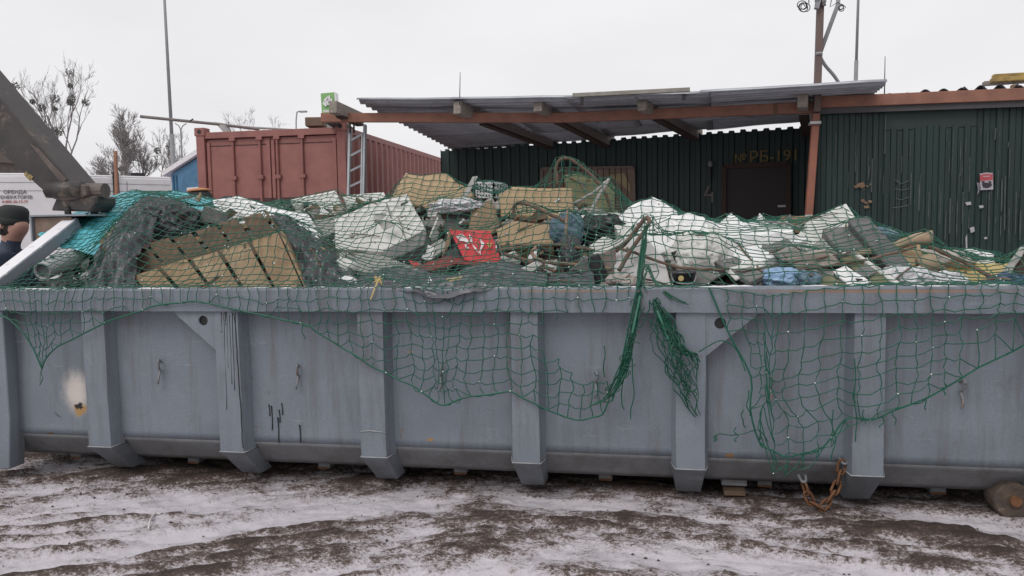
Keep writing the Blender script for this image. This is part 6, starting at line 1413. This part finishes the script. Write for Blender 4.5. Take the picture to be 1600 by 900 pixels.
def beanie(m_):
    def fn(t, hd, ax, fw, sd_, S):
        Rm_ = frame(ax, fw, sd_)
        c_ = MB().lathe(hd+ax*.03*S, [(.105*S, -.03), (.113*S, .01), (.112*S, .06), (.095*S, .105), (.055*S, .13), (0, .138)], 20, Rm_).build('beanie', m_, t, True)
        MB().lathe(hd+ax*.01*S, [(.108*S, -.02), (.119*S, -.01), (.119*S, .035), (.11*S, .045)], 20, Rm_).build('turn_up', m_, c_, True)
    return fn
M_NAVY = mat('navy_jacket', (.055, .075, .115), (.035, .048, .078), 6, .8, 0, .4, 25)
M_DTR = mat('dark_trousers', (.03, .03, .035))
M_DKCAP = mat('dark_green_cap', (.03, .034, .034), (.02, .022, .023), 8, .85)
p = aty(26, 345, 6.15); hd_ = p
fl = Vector((p.x-.22, p.y+.0, 0)); fl.z = gz(fl.x, fl.y)
person('person', fl, 1.95, math.radians(-8), .27, 'person in navy jacket and dark winter cap bending by the skip end', M_NAVY, M_DTR, cap_winter(M_DKCAP, None, False))
p = aty(310, 300, 7.45); fl = Vector((p.x, p.y, 0)); fl.z = gz(fl.x, fl.y)
person('person', fl, (p.z-fl.z)-.03, math.radians(-20), .0, 'person in black cap with orange-tan top standing behind the skip', mat('black_jacket', (.03, .03, .034), None, 6, .8), M_DTR, cap_winter(M_DKCAP, mat('orange_tan_crown', (.55, .26, .13), (.46, .21, .10), 8, .8)))
p = aty(361, 306, 7.6); fl = Vector((p.x, p.y, 0)); fl.z = gz(fl.x, fl.y)
person('person', fl, p.z-fl.z-.04, math.radians(200), .0, 'person in dark navy knitted beanie standing behind the skip', M_NAVY, M_DTR, beanie(mat('navy_knit', (.02, .025, .04), None, 30, .9, 0, .5, 120)))

# ------------------------------------------------------------------ bits on the ground
p = atz(232, 822, .0); q = atz(242, 800, .0); zz = max(gz(p.x, p.y), gz(q.x, q.y))+.006
tag(MB().tube(spline([Vector((p.x, p.y, zz)), Vector(((p.x+q.x)/2-.01, (p.y+q.y)/2, zz+.006)), Vector((q.x, q.y, zz+.004)), Vector((q.x+.03, q.y+.01, zz))], 4), .006, 5).build('white_strap', mat('white_plastic', (.6, .58, .55))), 'short curled white plastic strap on the snowy mud', 'strap')
p = atz(790, 893, 0); zz = gz(p.x, p.y)
tag(MB().grid([[Vector((p.x-.025, p.y-.01, zz+.01)), Vector((p.x, p.y-.02, zz+.018)), Vector((p.x+.025, p.y-.008, zz+.012))], [Vector((p.x-.02, p.y+.015, zz+.012)), Vector((p.x, p.y+.02, zz+.02)), Vector((p.x+.022, p.y+.012, zz+.01))]]).build('paper_bit', M_YELS, None, solid=.003), 'scrap of pale yellow paper on the snow in front', 'paper')
# mud clods thrown up along the tracks
R = random.Random(91); mb = MB()
for i in range(900):
    x, y = R.uniform(-5, 2.6), R.uniform(3.1, 5.2); s = R.choice((.003, .004, .006, .009))*R.uniform(.7, 1.5)
    z = gz(x, y) if i < 0 else None
    mb.v_ = None
    c = (x, y, s)
    mb.__dict__.setdefault('pts', []).append(c)
PT = np.array(mb.pts); hz_, md_ = ground_fields(PT[:, 0], PT[:, 1])
for (x, y, s), z, m_ in zip(PT, hz_, md_):
    if m_ < -.05 and R.random() < .5: continue
    c = Vector((x, y, z+s*.3)); vs_ = [c+Vector(v)*s*R.uniform(.6, 1.3) for v in ((1, 0, 0), (-1, 0, 0), (0, 1, 0), (0, -1, 0), (0, 0, .8), (0, 0, -1))]
    mb.add(vs_, [(0, 2, 4), (2, 1, 4), (1, 3, 4), (3, 0, 4), (2, 0, 5), (1, 2, 5), (3, 1, 5), (0, 3, 5)])
tag(mb.build('mud_clods', mat('frozen_mud', (.085, .064, .055), (.045, .034, .030), 20, .9)), 'frozen mud crumbs scattered along the wheel tracks', 'mud', None, 'stuff')
